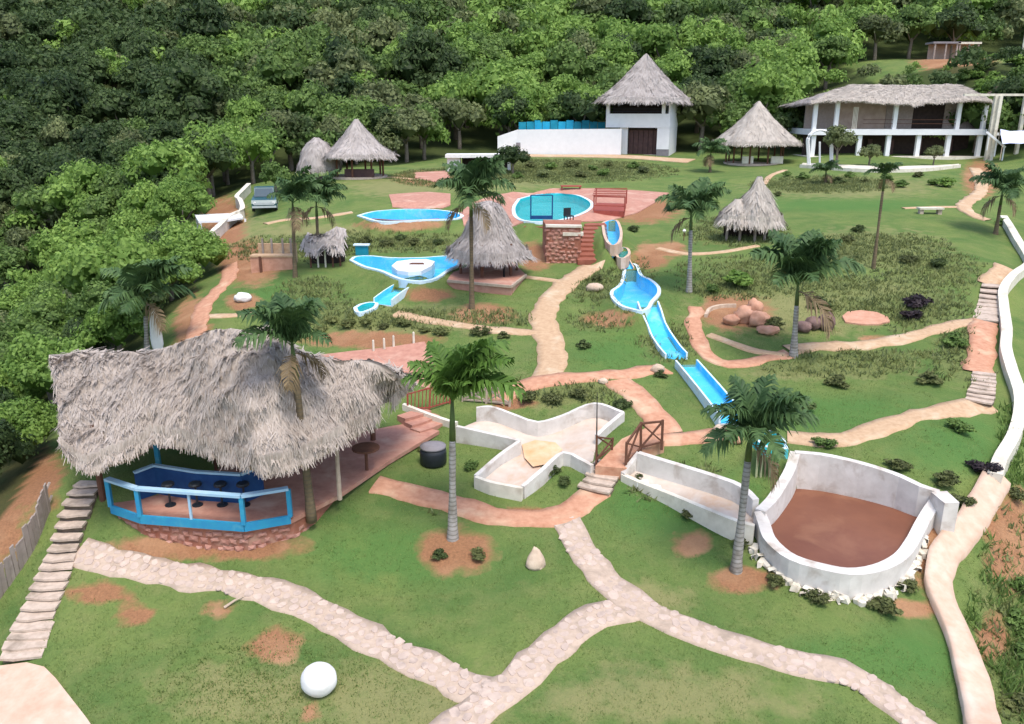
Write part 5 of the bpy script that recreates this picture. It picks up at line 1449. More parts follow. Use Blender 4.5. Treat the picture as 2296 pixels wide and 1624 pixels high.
def broadleaf(name, p, R, kind, label, cat='tree', group=None, near=False, tall=1.15, shape=None):
    th = R * tall
    t = thing(name, p, label, cat, group, rz=random.uniform(0, 6.28))
    c = bpy.data.objects.new('crown', (CROWNS_NEAR if near else CROWNS)[shape if shape is not None else 1]); COL.objects.link(c)
    c.parent = t; c.location = (0, 0, th)
    c.scale = (R * random.uniform(.9, 1.15), R * random.uniform(.9, 1.15), R * random.uniform(.95, 1.25))
    setmat(c, LEAF[kind])
    k = bpy.data.objects.new('trunk', TRUNK); COL.objects.link(k)
    k.parent = t; k.location = (0, 0, th * .35); k.scale = (R * .8, R * .8, th * .62)
    return t
def shrub(px, py, R, kind, label, group=None, squash=.65, off=0.0, name='shrub'):
    if kind == 'dark' and R < .7: kind = 'shrub2'
    p = G(px, py)
    o = bpy.data.objects.new(name, random.choice(BUSH)); COL.objects.link(o)
    o.location = (p[0], p[1] + off, float(ground_z(p[0], p[1] + off)) + R * squash * .35)
    o.scale = (R, R, R * squash); o.rotation_euler = (0, 0, random.uniform(0, 6.28))
    setmat(o, LEAF[kind])
    return tag(o, label, 'shrub', group)

# ---------------------------------------------------------------- forest
PLACES = [(-999, 150, 560, 'left of the thatched pavilion roof'), (150, 330, 560, 'above the flat end of the pavilion roof'), (330, 999, 560, 'beside the white standing stone'),
          (-999, 0, -999, 'past the left edge in the valley'), (0, 45, -999, 'far left in the valley'), (45, 90, -999, 'left in the valley'), (90, 190, -999, 'on the lower valley slope'), (190, 280, -999, 'on the middle of the valley slope'), (280, 370, -999, 'in the valley near the cream wall'),
          (370, 460, -999, 'behind the flat white canopy'), (460, 560, -999, 'behind the zigzag cream wall'), (560, 650, -999, 'behind the dark teal car'), (650, 760, -999, 'behind the small domed hut'),
          (760, 860, -999, 'behind the peaked twin hut'), (860, 950, -999, 'beside the twin huts'), (950, 1050, -999, 'behind the flat roofed shelter'), (1050, 1150, -999, 'behind the low white wall end'),
          (1150, 1250, -999, 'behind the blue panels'), (1250, 1350, -999, 'behind the teal panels'), (1350, 1460, -999, 'behind the peak of the white house'), (1460, 1570, -999, 'behind the white house side wall'),
          (1570, 1680, -999, 'between white house and conical hut'), (1680, 1790, -999, 'behind the pale conical hut'), (1790, 1890, -999, 'behind the hall roof end'), (1890, 2010, -999, 'behind the ridge of the hall roof'), (2010, 2999, -999, 'by the far clearing')]
WORDS = {'dark': 'dark green', 'mid': 'mid green', 'bright': 'yellow-green', 'olive': 'olive'}
spots = []
fr_ = random.Random(11)
y = 20.0
while y < 235:
    near = y < 100
    stp = 2.3 if y < 60 else (2.9 if near else 3.9)
    x = -150.0
    while x < 140:
        X_, Y_ = x + fr_.uniform(-.45, .45) * stp, y + fr_.uniform(-.45, .45) * stp
        x += stp
        if inpoly(X_, Y_, PARK) or inpoly(X_, Y_, CLEAR): continue
        z_ = float(ground_z(X_, Y_))
        a, b = proj((X_, Y_, z_ + 3))
        if not (-140 < a < 2440 and -150 < b < 1320): continue
        if Y_ < 40 and a > 2296: continue
        R = stp * fr_.uniform(.58, 1.0)
        if Y_ > 108 and X_ > 40 and Y_ < 118: R *= .5
        if fr_.random() < .1: R *= 1.25
        if a > 1800 and 92 < Y_ < 112: R *= .55
        if a < 430 and b > 480: R *= fr_.uniform(.62, .95)
        n_ = mnoise.noise(Vector((X_ * .06, Y_ * .045, 2.0)))
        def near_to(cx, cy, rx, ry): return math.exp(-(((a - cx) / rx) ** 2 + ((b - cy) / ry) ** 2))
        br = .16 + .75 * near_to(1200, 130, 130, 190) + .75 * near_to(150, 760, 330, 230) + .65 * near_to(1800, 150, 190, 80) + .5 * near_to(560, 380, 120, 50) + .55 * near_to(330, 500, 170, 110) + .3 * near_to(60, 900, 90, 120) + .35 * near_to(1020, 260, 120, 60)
        dk = .34 + .75 * near_to(150, 150, 430, 330) + .3 * near_to(1640, 130, 200, 120) - .9 * br  # first term: cloud shadow at upper left, given as darker leaf colour
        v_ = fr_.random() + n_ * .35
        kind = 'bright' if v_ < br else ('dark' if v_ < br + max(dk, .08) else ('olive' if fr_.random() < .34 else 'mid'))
        if near_to(150, 200, 330, 260) > .45 and kind in ('mid', 'bright') and fr_.random() < .75: kind = 'dark' if fr_.random() < .8 else 'olive'  # trees under the cloud shadow recoloured darker to carry that shade
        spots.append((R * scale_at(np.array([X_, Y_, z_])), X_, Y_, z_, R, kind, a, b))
    y += stp * .92
spots.sort(key=lambda s: -s[0])
def seen(s): return -130 < s[6] < 2336 and -60 < s[7] < 1300
own = [s for s in spots if seen(s)][:300]
ids = set(id(s) for s in own)
rest = [s for s in spots if id(s) not in ids]
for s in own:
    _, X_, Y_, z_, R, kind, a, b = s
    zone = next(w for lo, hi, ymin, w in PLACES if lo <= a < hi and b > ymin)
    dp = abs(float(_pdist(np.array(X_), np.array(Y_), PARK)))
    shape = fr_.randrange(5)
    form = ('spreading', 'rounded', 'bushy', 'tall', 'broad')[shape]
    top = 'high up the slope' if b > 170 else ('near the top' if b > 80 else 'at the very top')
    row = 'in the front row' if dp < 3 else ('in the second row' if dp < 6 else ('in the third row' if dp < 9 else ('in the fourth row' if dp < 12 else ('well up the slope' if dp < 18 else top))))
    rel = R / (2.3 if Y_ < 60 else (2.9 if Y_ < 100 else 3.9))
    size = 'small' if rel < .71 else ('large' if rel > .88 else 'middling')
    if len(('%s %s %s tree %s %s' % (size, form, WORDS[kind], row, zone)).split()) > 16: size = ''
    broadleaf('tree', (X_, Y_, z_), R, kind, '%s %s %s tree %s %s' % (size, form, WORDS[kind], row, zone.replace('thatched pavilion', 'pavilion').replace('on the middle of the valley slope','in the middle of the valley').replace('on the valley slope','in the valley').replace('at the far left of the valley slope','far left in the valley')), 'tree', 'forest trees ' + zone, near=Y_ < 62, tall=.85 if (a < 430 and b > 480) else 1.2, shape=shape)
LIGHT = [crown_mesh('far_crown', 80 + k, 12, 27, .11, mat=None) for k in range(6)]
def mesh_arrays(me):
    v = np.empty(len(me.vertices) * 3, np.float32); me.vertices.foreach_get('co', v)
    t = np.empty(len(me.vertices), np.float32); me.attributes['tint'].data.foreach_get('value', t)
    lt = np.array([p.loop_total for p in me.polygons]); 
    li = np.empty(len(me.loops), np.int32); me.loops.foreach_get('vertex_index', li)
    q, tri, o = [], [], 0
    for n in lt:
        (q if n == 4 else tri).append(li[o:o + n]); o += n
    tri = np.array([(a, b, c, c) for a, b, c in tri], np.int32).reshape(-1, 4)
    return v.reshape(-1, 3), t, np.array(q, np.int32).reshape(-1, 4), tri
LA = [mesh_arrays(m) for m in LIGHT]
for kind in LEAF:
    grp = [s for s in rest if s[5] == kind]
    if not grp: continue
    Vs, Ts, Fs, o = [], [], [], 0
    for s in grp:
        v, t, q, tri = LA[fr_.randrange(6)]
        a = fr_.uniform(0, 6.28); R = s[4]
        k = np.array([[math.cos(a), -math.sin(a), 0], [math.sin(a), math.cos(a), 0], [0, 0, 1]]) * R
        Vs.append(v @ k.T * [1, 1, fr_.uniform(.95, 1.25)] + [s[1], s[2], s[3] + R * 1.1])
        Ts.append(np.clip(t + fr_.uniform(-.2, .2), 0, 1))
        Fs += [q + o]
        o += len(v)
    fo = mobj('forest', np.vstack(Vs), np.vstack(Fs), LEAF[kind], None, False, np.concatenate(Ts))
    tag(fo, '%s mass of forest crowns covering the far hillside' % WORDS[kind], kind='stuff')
for m in LIGHT: bpy.data.meshes.remove(m)

# ---------------------------------------------------------------- palms
def frond_mesh(th0, th1, seed, nl=34, droop=.6):
    r = np.random.default_rng(seed)
    n = 12
    pts, ang = [np.zeros(3)], []
    for i in range(n):
        a = math.radians(th0 + (th1 - th0) * (i / (n - 1)) ** 1.2)
        pts.append(pts[-1] + np.array([math.sin(a), 0, math.cos(a)]) / n)
    pts = np.array(pts)
    V, Fq, tn = [], [], []
    w = np.linspace(.016, .004, n + 1)
    for i, p in enumerate(pts):
        V += [p + [0, -w[i], 0], p + [0, w[i], 0], p + [0, 0, -w[i] * 1.5]]; tn += [.75] * 3
    for i in range(n):
        a, b = 3 * i, 3 * i + 3
        Fq += [(a, a + 1, b + 1, b), (a + 1, a + 2, b + 2, b + 1), (a + 2, a, b, b + 2)]
    for k in range(nl):
        s = .12 + .87 * k / (nl - 1)
        f = s * n; i = min(int(f), n - 1); p = pts[i] + (pts[i + 1] - pts[i]) * (f - i)
        d = pts[i + 1] - pts[i]; d /= np.linalg.norm(d)
        up = np.array([-d[2], 0, d[0]]);  up = up if up[2] > 0 else -up
        ln = .34 * math.sin(PI * (.18 + .78 * s)) * r.uniform(.85, 1.15) + .05
        for sd in (-1, 1):
            q = np.array([0, sd, 0]) * .75 + d * r.uniform(.45, .8) + up * r.uniform(-.1, .35)
            q /= np.linalg.norm(q)
            m = p + q * ln * .55; e = p + q * ln + np.array([0, 0, -droop * ln * r.uniform(.5, 1.1)])
            h = d * .026 + up * r.uniform(-.006, .006)
            o = len(V)
            V += [p - h * .6, p + h * .6, m + h, m - h, e]; Fq += [(o, o + 1, o + 2, o + 3), (o + 3, o + 2, o + 4)]
            t = r.uniform(.2, .9); tn += [t * .7, t * .7, t, t, min(1, t + .15)]
    return mesh_data('palm_frond', V, Fq, LEAF['palm'], False, tn)
FR = {'up': [frond_mesh(8, 55, 1), frond_mesh(14, 66, 2), frond_mesh(20, 80, 3)],
      'mid': [frond_mesh(18, 95, 4), frond_mesh(30, 110, 5), frond_mesh(40, 118, 6)],
      'low': [frond_mesh(50, 130, 7), frond_mesh(62, 140, 8)], 'dead': [frond_mesh(110, 176, 9, 22, .9)]}
def palm(base, head, L, label, n=15, style='mid', wind=(0, 0), rb=.13, rt=.075, leaf='palm', trunk='trunk', shaft=.8, tilt=None):
    base, head = np.array(base, float), np.array(head, float)
    t = thing('palm_tree', base, label, 'palm tree', 'young royal palms in the park')
    H = np.linalg.norm(head - base)
    n = int(n * 1.08)
    sh = min(shaft, H * .4)
    k0 = head + (base - head) / H * sh
    pts = [base - [0, 0, .3]] + [base + (k0 - base) * s for s in np.linspace(0, 1, 9)]
    rad = [rb * 1.35] + [rb * (1.3 if s == 0 else 1) + (rt - rb) * s + (.012 * math.sin(s * 9)) for s in np.linspace(0, 1, 9)]
    MB().tube(pts, rad, 10).obj('trunk', M[trunk], t, True)
    MB().tube([k0, k0 + (head - k0) * .4, head + [0, 0, .05]], [rt * 1.15, rt * 1.05, rt * .5], 9).obj('crownshaft', M['shaft'], t, True)
    for i in range(n):
        a = 2 * PI * i * .382 + random.uniform(-.25, .25)
        st_ = style
        if style == 'mid': st_ = 'up' if i < n * .3 else ('mid' if i < n * .75 else 'low')
        elif style == 'up': st_ = 'up' if i < n * .6 else 'mid'
        o = bpy.data.objects.new('frond', random.choice(FR[st_])); COL.objects.link(o)
        dx, dy = math.cos(a) + wind[0], math.sin(a) + wind[1]
        o.parent = t
        l = L * random.uniform(.82, 1.12) * (.8 + .25 * min(1.6, math.hypot(dx, dy)))
        o.scale = (l, l * 1.05, l)
        o.rotation_euler = (random.uniform(-.1, .1), random.uniform(-.1, .12), math.atan2(dy, dx))
        o.location = Vector(head - base) + Vector((0, 0, -.08 + .1 * (i / n)))
        dead_ = i >= n - 2 and trunk == 'trunkbrown' or (i == n - 1 and leaf == 'palm')
        if dead_:
            o.data = FR['dead'][0]; o.location.z -= .2; o.scale *= .8
        setmat(o, LEAF['dead' if dead_ else leaf])
    return t
def palm_px(bx, by, hx, hy, L, label, **k):
    b = G(bx, by)
    return palm(b, T(hx, hy, b[1]), L, label, **k)
palm_px(1015, 1207, 1014, 900, 1.7, 'bright green windblown palm with pale trunk on the front lawn by the barrel', style='up', wind=(.7, .1), n=19, leaf='palmbright', rb=.135, shaft=1.1)
palm_px(1650, 1280, 1683, 975, 1.5, 'dark green palm with a grey trunk beside the rounded tank wall', wind=(.55, 0), n=18, rb=.13, shaft=.7)
hb_ = T(684, 985, 20.1); palm((hb_[0], 20.1, FL), T(655, 775, 20.1), 1.45, 'dark upright palm growing through the roof of the big pavilion', style='up', n=16, rb=.11, trunk='trunkbrown', shaft=.9)
palm_px(330, 800, 325, 668, 2.1, 'drooping dark palm at the valley edge behind the big pavilion', n=18, wind=(.35, 0))
palm_px(1058, 692, 1056, 445, 2.0, 'tall palm on a dirt mound in front of the bell-shaped palapa', n=18, wind=(.3, 0), rb=.12, trunk='trunkbrown')
palm_px(662, 622, 656, 455, 1.75, 'slim palm above the pink clay ruin', wind=(.4, 0), n=16, trunk='trunkbrown', rb=.11)
palm_px(713, 548, 709, 455, 1.9, 'palm beside the slim palm on the path to the narrow pool', wind=(.5, 0), n=17, trunk='trunkbrown', rb=.11)
palm_px(1545, 655, 1550, 478, 1.85, 'palm on the mid lawn beside the blue splash pool', n=17, wind=(.1, 0))
palm_px(1779, 800, 1789, 640, 2.3, 'upright palm among the clay sculptures', style='up', n=18, wind=(.2, 0), rb=.15)
palm_px(1958, 602, 1984, 392, .95, 'thin leaning palm with a small crown below the two storey hall', n=12, rb=.09, rt=.05, trunk='trunkbrown')
palm_px(2232, 525, 2248, 430, 1.9, 'dark bushy palm at the head of the white boundary wall', n=18, trunk='trunkbrown')
palm_px(1592, 386, 1594, 342, 1.9, 'dark palm beside the pale conical hut', n=15, trunk='trunkbrown')
palm_px(1852, 412, 1852, 385, 1.3, 'small dark palm below the hall terrace wall', n=12, trunk='trunkbrown')

# park trees and shrubs
broadleaf('tree', G(1873, 372) + [0, -.2, 0], 1.7, 'olive', 'olive broadleaf tree before the left columns of the two storey hall', tall=1.35)
broadleaf('tree', G(2092, 372), .9, 'olive', 'thin small tree before the right columns of the two storey hall', tall=1.3)
broadleaf('tree', G(1948, 372), 1.1, 'olive', 'small round tree in front of the middle columns of the hall', tall=1.0)
broadleaf('tree', G(1150, 388) + [0, -.6, 0], 1.5, 'dark', 'dark green tree beside the small flat roofed shelter', tall=.9)
broadleaf('tree', G(620, 432), 1.5, 'mid', 'rounded green tree beside the dark teal car', tall=.8)
TANKSH = 'shrubs planted round the muddy tank'
for a, b, R, w in ((1738,1312,.32,'below the grey palm trunk'),(1832,1352,.34,'below the middle of the rounded tank wall'),(1985,1372,.42,'at the far end of the tank plinth'),(2040,1325,.32,'between the tank and the curving path'),
                   (1432,1078,.24,'at the bridge end of the long trough'),(1495,1118,.26,'below the middle of the long trough'),(1548,1158,.28,'by the pale block of the long trough'),(1640,1182,.3,'where the trough meets the tank'),
                   (1660,1225,.26,'against the tank beside the grey palm')):
    shrub(a, b, R, 'shrub', 'small dark olive shrub ' + w, TANKSH)

for a, b, R, k, w in ((1845,1000,.4,'mid','small green shrub on the sandy path edge behind the tank'),(2010,1052,.4,'shrub','green shrub behind the back wall of the tank'),(2120,1085,.45,'shrub','olive shrub beside the tank pillar'),(2150,1130,.4,'shrub','olive shrub between tank pillar and curving path'),
                   (2200,1058,.5,'purple','dark purple round shrub at the end of the white wall'),(2056,690,.75,'purple','tall dark purple shrub on the terraced lawn'),(2038,715,.55,'purple','lower dark purple shrub beside the tall one'),
                   (1838,690,.6,'dark','dark shrub behind the purple rocks'),(1655,640,.95,'bright','large bright shrub above the sculpture garden'),(1735,735,.55,'shrub','olive shrub beside the clay sculpture'),(1600,655,.5,'mid','green shrub left of the large bright one'),
                   (1308,780,.36,'dark','small dark shrub alone on the lawn by the wide sandy path'),(2138,775,.6,'mid','green shrub below the upper sandy path'),(1875,865,.5,'shrub','olive shrub on the lawn above the lower sandy path'),(2150,965,.5,'mid','green shrub by the foot of the side stairs'),
                   (2085,860,.5,'shrub','brownish shrub on the wide lawn beside the lower stairs'),(1395,915,.4,'dark','dark shrub at the end of the Y-shaped basin'),(1300,892,.4,'shrub','olive shrub above the Y-shaped basin'),(1240,905,.42,'shrub','olive shrub on the bank above the basin bend'),(1180,900,.45,'shrub','yellowish shrub on the bank beside the pinkish railing'),
                   (1235,1062,.35,'dark','dark shrub inside the angle of the Y-shaped basin'),(1268,1085,.28,'dark','low dark shrub by the short bridge steps'),(1060,1050,.3,'mid','green shrub beside the pale corner of the basin'),(1340,630,.4,'shrub','shrub beside the pale rock near the splash pool'),
                   (2100,600,.6,'dark','dark shrub on the terrace bank below the stone bench'),(2040,590,.55,'shrub','olive shrub on the terrace bank beside the thin palm'),(1900,545,.5,'shrub','olive shrub on the bank to the side of the thin palm'),(1925,520,.5,'dark','dark shrub on the bank near the two-lobed hut'),(1840,560,.5,'shrub','small shrub on the bank just beyond the two-lobed hut'),
                   (1420,520,.45,'dark','dark shrub beside the head basin of the slide'),(1590,460,.7,'mid','green shrub under the palm of the mid lawn'),(2120,420,.9,'bright','bright green shrub beside the path from the hall'),(2090,415,.7,'mid','mid green shrub below the hall terrace'),
                   (2245,505,.5,'mid','green shrub at the foot of the dark bushy palm'),(1480,845,.3,'dark','dark shrub under the joint of the two blue slides'),(1790,925,.6,'dark','dark green shrub beside the straight blue slide'),(1700,945,.5,'dark','dark shrub under the end of the straight slide'),
                   (950,1010,.22,'shrub','small shrub beside the black barrel'),(1075,1250,.3,'shrub','scruffy shrub at the foot of the front palm'),(985,1250,.26,'dark','dark tuft at the foot of the front palm')):
    shrub(a, b, R, k, w)
for i, (a, b, R) in enumerate(((2275,1395,.4),(2290,1480,.45),(2290,1590,.4),(2286,1320,.4),(2275,1120,.4),(2305,1430,.5))):
    shrub(a, b, R, random.choice(['mid', 'bright', 'shrub']), 'leafy green shrub on the slope outside the curving path', 'shrubs on the slope outside the curving path')
for i, (a, b) in enumerate(((1135,372),(1190,376),(1235,380),(1285,376),(1330,382),(1365,374),(1215,398),(1160,400),(1300,398),(1350,395),(1420,378),(1445,388))):
    shrub(a, b, random.uniform(.6, .95), random.choice(['shrub', 'shrub', 'mid', 'olive']), 'scrubby shrub on the terrace below the white thatched house', 'scrubby shrubs below the white house')
for i, (a, b) in enumerate(((1765,395),(1800,402),(1905,398),(1985,405),(2060,398),(1940,410),(1880,412),(1745,440),(2020,420))):
    shrub(a, b, random.uniform(.4, .7), random.choice(['shrub', 'mid', 'dark']), 'low shrub on the bank under the hall terrace wall', 'low shrubs under the hall terrace')
for i, (a, b) in enumerate(((745,725),(780,735),(820,728),(860,738),(905,730),(950,745),(990,752),(1080,752),(1130,757),(720,745))):
    shrub(a, b, random.uniform(.3, .5), random.choice(['scrub', 'shrub', 'scrub']), 'dry scrubby bush on the red bank above the pink terrace', 'dry bushes on the red bank')
for i, (a, b) in enumerate(((820,545),(870,553),(930,550),(985,548),(770,560),(900,538))):
    shrub(a, b, random.uniform(.4, .6), random.choice(['dark', 'shrub']), 'dark shrub on the bank between the two blue pools', 'dark shrubs between the narrow pool and the stream')

# ---------------------------------------------------------------- rocks
def ico(sub=3):
    import bmesh
    b = bmesh.new(); bmesh.ops.create_icosphere(b, subdivisions=sub, radius=1)
    v = np.array([x.co[:] for x in b.verts]); f = [tuple(x.index for x in q.verts) for q in b.faces]
    b.free(); return v, f
IV, IF = ico(3)
IV4, IF4 = ico(4)
def rock(name, p, sx, sy, sz, mat, label, seed=0, rough=.18, sink=.25, taper=0.0, group=None, rz=0.0, freq=1.6, flr=.92, sub=3):
    v = (IV4 if sub == 4 else IV).copy()
    n = np.array([mnoise.fractal(Vector(q) * freq + Vector((seed * 7.1, 0, 0)), .8, 2.0, 4) for q in v])
    v = v * (1 + rough * n)[:, None]
    if taper: v[:, :2] *= (1 - taper * (v[:, 2:] + 1) / 2)
    v = v * [sx, sy, sz]
    v[:, 2] = np.maximum(v[:, 2], -sz * flr)
    c, s = math.cos(rz), math.sin(rz)
    v = np.column_stack([v[:, 0] * c - v[:, 1] * s, v[:, 0] * s + v[:, 1] * c, v[:, 2]])
    o = mobj(name, v, IF4 if sub == 4 else IF, M[mat], None, True)
    o.location = (p[0], p[1], p[2] + sz * (1 - sink))
    return tag(o, label, 'rock', group)
rock('boulder', G(717, 1550), .385, .37, .35, 'boulder', 'smooth round white boulder alone on the front lawn', 1, .05, .14, freq=.9, sub=4)
rock('rock', G(1200, 1268), .40, .34, .40, 'rockbeige', 'squat cone-shaped beige rock standing on the lawn below the clay path', 4, .2, .60, .80, freq=1.3, flr=.45)
rock('rock', G(1333, 652), .42, .3, .22, 'rockbeige', 'flat pale rock beside the splash pool', 5, .2, .3)
rock('rock', G(545, 676), .42, .3, .26, 'boulder', 'whitish rock on the bare patch behind the pavilion roof', 6, .2, .3)
rock('rock', G(1474, 836), .26, .2, .2, 'rockbeige', 'beige rock at the end of the level sandy path', 7, .25, .3)
rock('rock', G(1612, 978), .22, .2, .22, 'rockbeige', 'yellowish rock on the sandy path below the straight slide', 8, .25, .3)
rock('rock', G(1640, 978), .3, .2, .2, 'rockpink', 'pinkish rock under the end of the straight slide', 9, .25, .3)
rock('rock', G(1650, 992), .22, .2, .16, 'rockpink', 'smaller pinkish rock before the end of the straight slide', 10, .25, .3)
rock('rock', G(1352, 860) + [0, 0, 0], .18, .12, .12, 'rockbeige', 'small stone on the level sandy path', 11, .25, .3)
wsl = G(355, 790)
rock('standing_stone', wsl, .32, .14, 1.05, 'boulder', 'tall white leaf-shaped standing stone at the valley edge', 12, .1, .1, .45, rz=.3)
# clay sculpture garden
for a, b, sx, sy, sz, sd, w in ((1668,722,.42,.36,.42,20,'tallest pink clay lump of the sculpture group'),(1640,726,.36,.3,.24,21,'rounded pink clay lump at the near end of the sculpture group'),(1700,730,.46,.36,.36,22,'broad pink clay lump beside the upright palm'),(1690,708,.35,.3,.45,23,'upright pink clay lump at the back of the sculpture group'),(1722,748,.45,.3,.2,24,'flat pink clay lump in front of the sculpture group')):
    rock('clay_sculpture', G(a, b), sx, sy, sz, 'rockpink', w, sd, .3, .3, group='pink clay sculpture group')
for a, b, sx, sz, sd, w in ((1852,738,.34,.42,30,'darkest round purple rock near the round slab'),(1822,736,.32,.3,31,'purple brown rock beside the upright palm'),(1800,742,.35,.25,32,'low purple rock at the palm foot')):
    rock('rock', G(a, b), sx, .4, sz, 'rockdark', w, sd, .2, .3)
kb = spline(gpts([(1582,712),(1592,697),(1618,690),(1650,689)]), .2)
k_ = thing('stone_kerb', kb[0], 'thin curved stone kerb around the sculpture garden', 'kerb')
mobj('kerb', *wall_mesh(kb, [p[2] + .15 for p in kb], [p[2] - .2 for p in kb], .14), M['rockbeige'], k_)
# dead branch
a, b = G(503, 1366), G(548, 1343)
br_ = thing('fallen_branch', a, 'pale dead branch lying by the bare patch below the stone path', 'branch')
MB().tube([a + [0, 0, .04], (a + b) / 2 + [0.02, 0, .1], b + [0, 0, .07]], [.035, .028, .012], 6).obj('stem', M['palewood'], br_)
m_ = (a + b) / 2
MB().tube([m_ + [0.02, 0, .1], m_ + [.12, .1, .12]], [.018, .006], 5).obj('twig', M['palewood'], br_)
# white marker posts on the red bank
for i, (px, py, w) in enumerate(((838, 790, 'nearest the pavilion roof'), (862, 786, 'second along the bank'), (883, 780, 'third along the bank'), (928, 772, 'farthest along the bank, by the terrace corner'))):
    p = G(px, py)
    o = MB().tube([p - [0, 0, .1], p + [0, 0, .5], p + [0, 0, .53]], [.05, .045, .02], 7).obj('marker_post', M['cream'])
    tag(o, 'short pale post above the pink terrace, ' + w, 'post', 'short pale posts above the pink terrace')

# ---------------------------------------------------------------- poolside things
c0 = [W(1331, 478, 6.45), W(1400, 480, 6.45), W(1404, 462, 6.45), W(1336, 460, 6.45)]
cb = thing('red_cabana', np.mean(c0, 0), 'red timber cabana with a slatted roof beside the turquoise pool', 'cabana')
zc = c0[0][2]
MB().prism([p[:2] for p in c0], zc - .2, zc + .16).obj('platform', M['redwood'], cb)
for p in c0:
    MB().beam((p[0], p[1], zc + .16), (p[0], p[1], zc + 1.15), .08).obj('post', M['redwood'], cb)
for k in range(5):
    s = k / 4
    p, q = c0[0] + (c0[3] - c0[0]) * s, c0[1] + (c0[2] - c0[1]) * s
    MB().box(p[0] - .1, p[1] - .07, zc + 1.15, q[0] + .1, p[1] + .07, zc + 1.2).obj('roof_slat', M['redwood'], cb)
MB().beam((c0[0][0], c0[0][1], zc + 1.1), (c0[1][0], c0[1][1], zc + 1.1), .07, .1).obj('beam', M['redwood'], cb)
MB().beam((c0[0][0], c0[0][1], zc + .5), (c0[1][0], c0[1][1], zc + .5), .05, .07).obj('rail', M['redwood'], cb)
p = W(1280, 430, 6.35)
ta = thing('low_table', p, 'low dark red table at the far edge of the turquoise pool', 'table')
MB().box(p[0] - .85, p[1] - .4, p[2] + .42, p[0] + .85, p[1] + .4, p[2] + .5).obj('top', M['redwood'], ta)
for sx in (-.75, .75):
    for sy in (-.3, .3):
        MB().beam((p[0] + sx, p[1] + sy, p[2] - .1), (p[0] + sx, p[1] + sy, p[2] + .42), .07).obj('leg', M['redwood'], ta)
a, b = W(1190, 492, 6.38), W(1238, 492, 6.38)
gfm = thing('metal_gate', (a + b) / 2, 'dark rectangular metal frame standing at the near edge of the turquoise pool', 'frame')
hgt = T(1190, 438, a[1])[2]
for p in (a, b): MB().beam((p[0], p[1], p[2]), (p[0], p[1], hgt), .08).obj('post', M['navy'], gfm)
MB().beam((a[0], a[1], hgt), (b[0], b[1], hgt), .06).obj('top_bar', M['navy'], gfm)
MB().beam((a[0], a[1], a[2] + .12), (b[0], b[1], b[2] + .12), .06, .22).obj('bottom_bar', M['navy'], gfm)
p = W(1275, 499, 6.42)
ch = thing('pool_chair', p, 'dark chair at the near corner of the turquoise pool', 'chair', rz=.4)
MB().box(-.24, -.24, .36, .24, .24, .42).obj('seat', M['black'], ch, local=True)
MB().box(-.24, .2, .42, .24, .25, .85).obj('backrest', M['black'], ch, local=True)
for sx in (-.2, .2):
    for sy in (-.2, .2): MB().beam((sx, sy, 0), (sx, sy, .36), .05).obj('leg', M['black'], ch, local=True)
p = G(812, 572)
ta = thing('green_table', p, 'green table with a pale top on the bank above the stream pool', 'table')
MB().box(p[0] - .45, p[1] - .2, p[2] + .55, p[0] + .45, p[1] + .25, p[2] + .62).obj('top', M['poolrim'], ta)
MB().box(p[0] - .35, p[1] - .12, p[2] - .1, p[0] + .35, p[1] + .18, p[2] + .548).obj('base', M['tealpanel'], ta)
# pink clay ruin by the slim palm
p = G(605, 608)
ru = thing('clay_ruin', p, 'roofless pink clay shed with low walls and dark posts', 'shed')
MB().box(p[0] - 1.0, p[1], p[2] - .3, p[0] + 1.25, p[1] + .2, p[2] + .75).obj('front_wall', M['rockpink'], ru)
MB().box(p[0] - 1.0, p[1] - .05, p[2] + .752, p[0] + 1.3, p[1] + .6, p[2] + .85).obj('shelf', M['pathfar'], ru)
MB().box(p[0] - .9, p[1] + 1.2, p[2] - .3, p[0] + 1.2, p[1] + 1.35, p[2] + 1.3).obj('rear_wall', M['pathfar'], ru)
for x in (-.6, -.1, .5, .95): MB().beam((p[0] + x, p[1] + 1.1, p[2]), (p[0] + x, p[1] + 1.1, p[2] + 1.6), .09).obj('post', M['greywood'], ru)
MB().beam((p[0] - .45, p[1] - .06, p[2] - .2), (p[0] - .45, p[1] - .06, p[2] + .8), .12).obj('post', M['wood'], ru)
# low stone bench
p = G(2085, 480)
sb_ = thing('stone_bench', p, 'low pale stone bench on short legs below the hall', 'bench')
MB().box(p[0] - .8, p[1] - .2, p[2] + .3, p[0] + .8, p[1] + .3, p[2] + .42).obj('seat', M['cream'], sb_)
for x in (-.6, .6): MB().box(p[0] + x - .12, p[1] - .12, p[2] - .1, p[0] + x + .12, p[1] + .2, p[2] + .298).obj('leg', M['steps'], sb_)
p = G(1533, 540)
gl = thing('garden_lamp', p, 'small garden lamp with a pale head beside the mid lawn palm', 'lamp')
MB().tube([p, p + [0, 0, .5]], .025, 6).obj('stem', M['wood'], gl)
MB().tube([p + [0, 0, .5], p + [0, 0, .58], p + [0, 0, .68]], [.06, .11, .04], 8).obj('head', M['white'], gl)

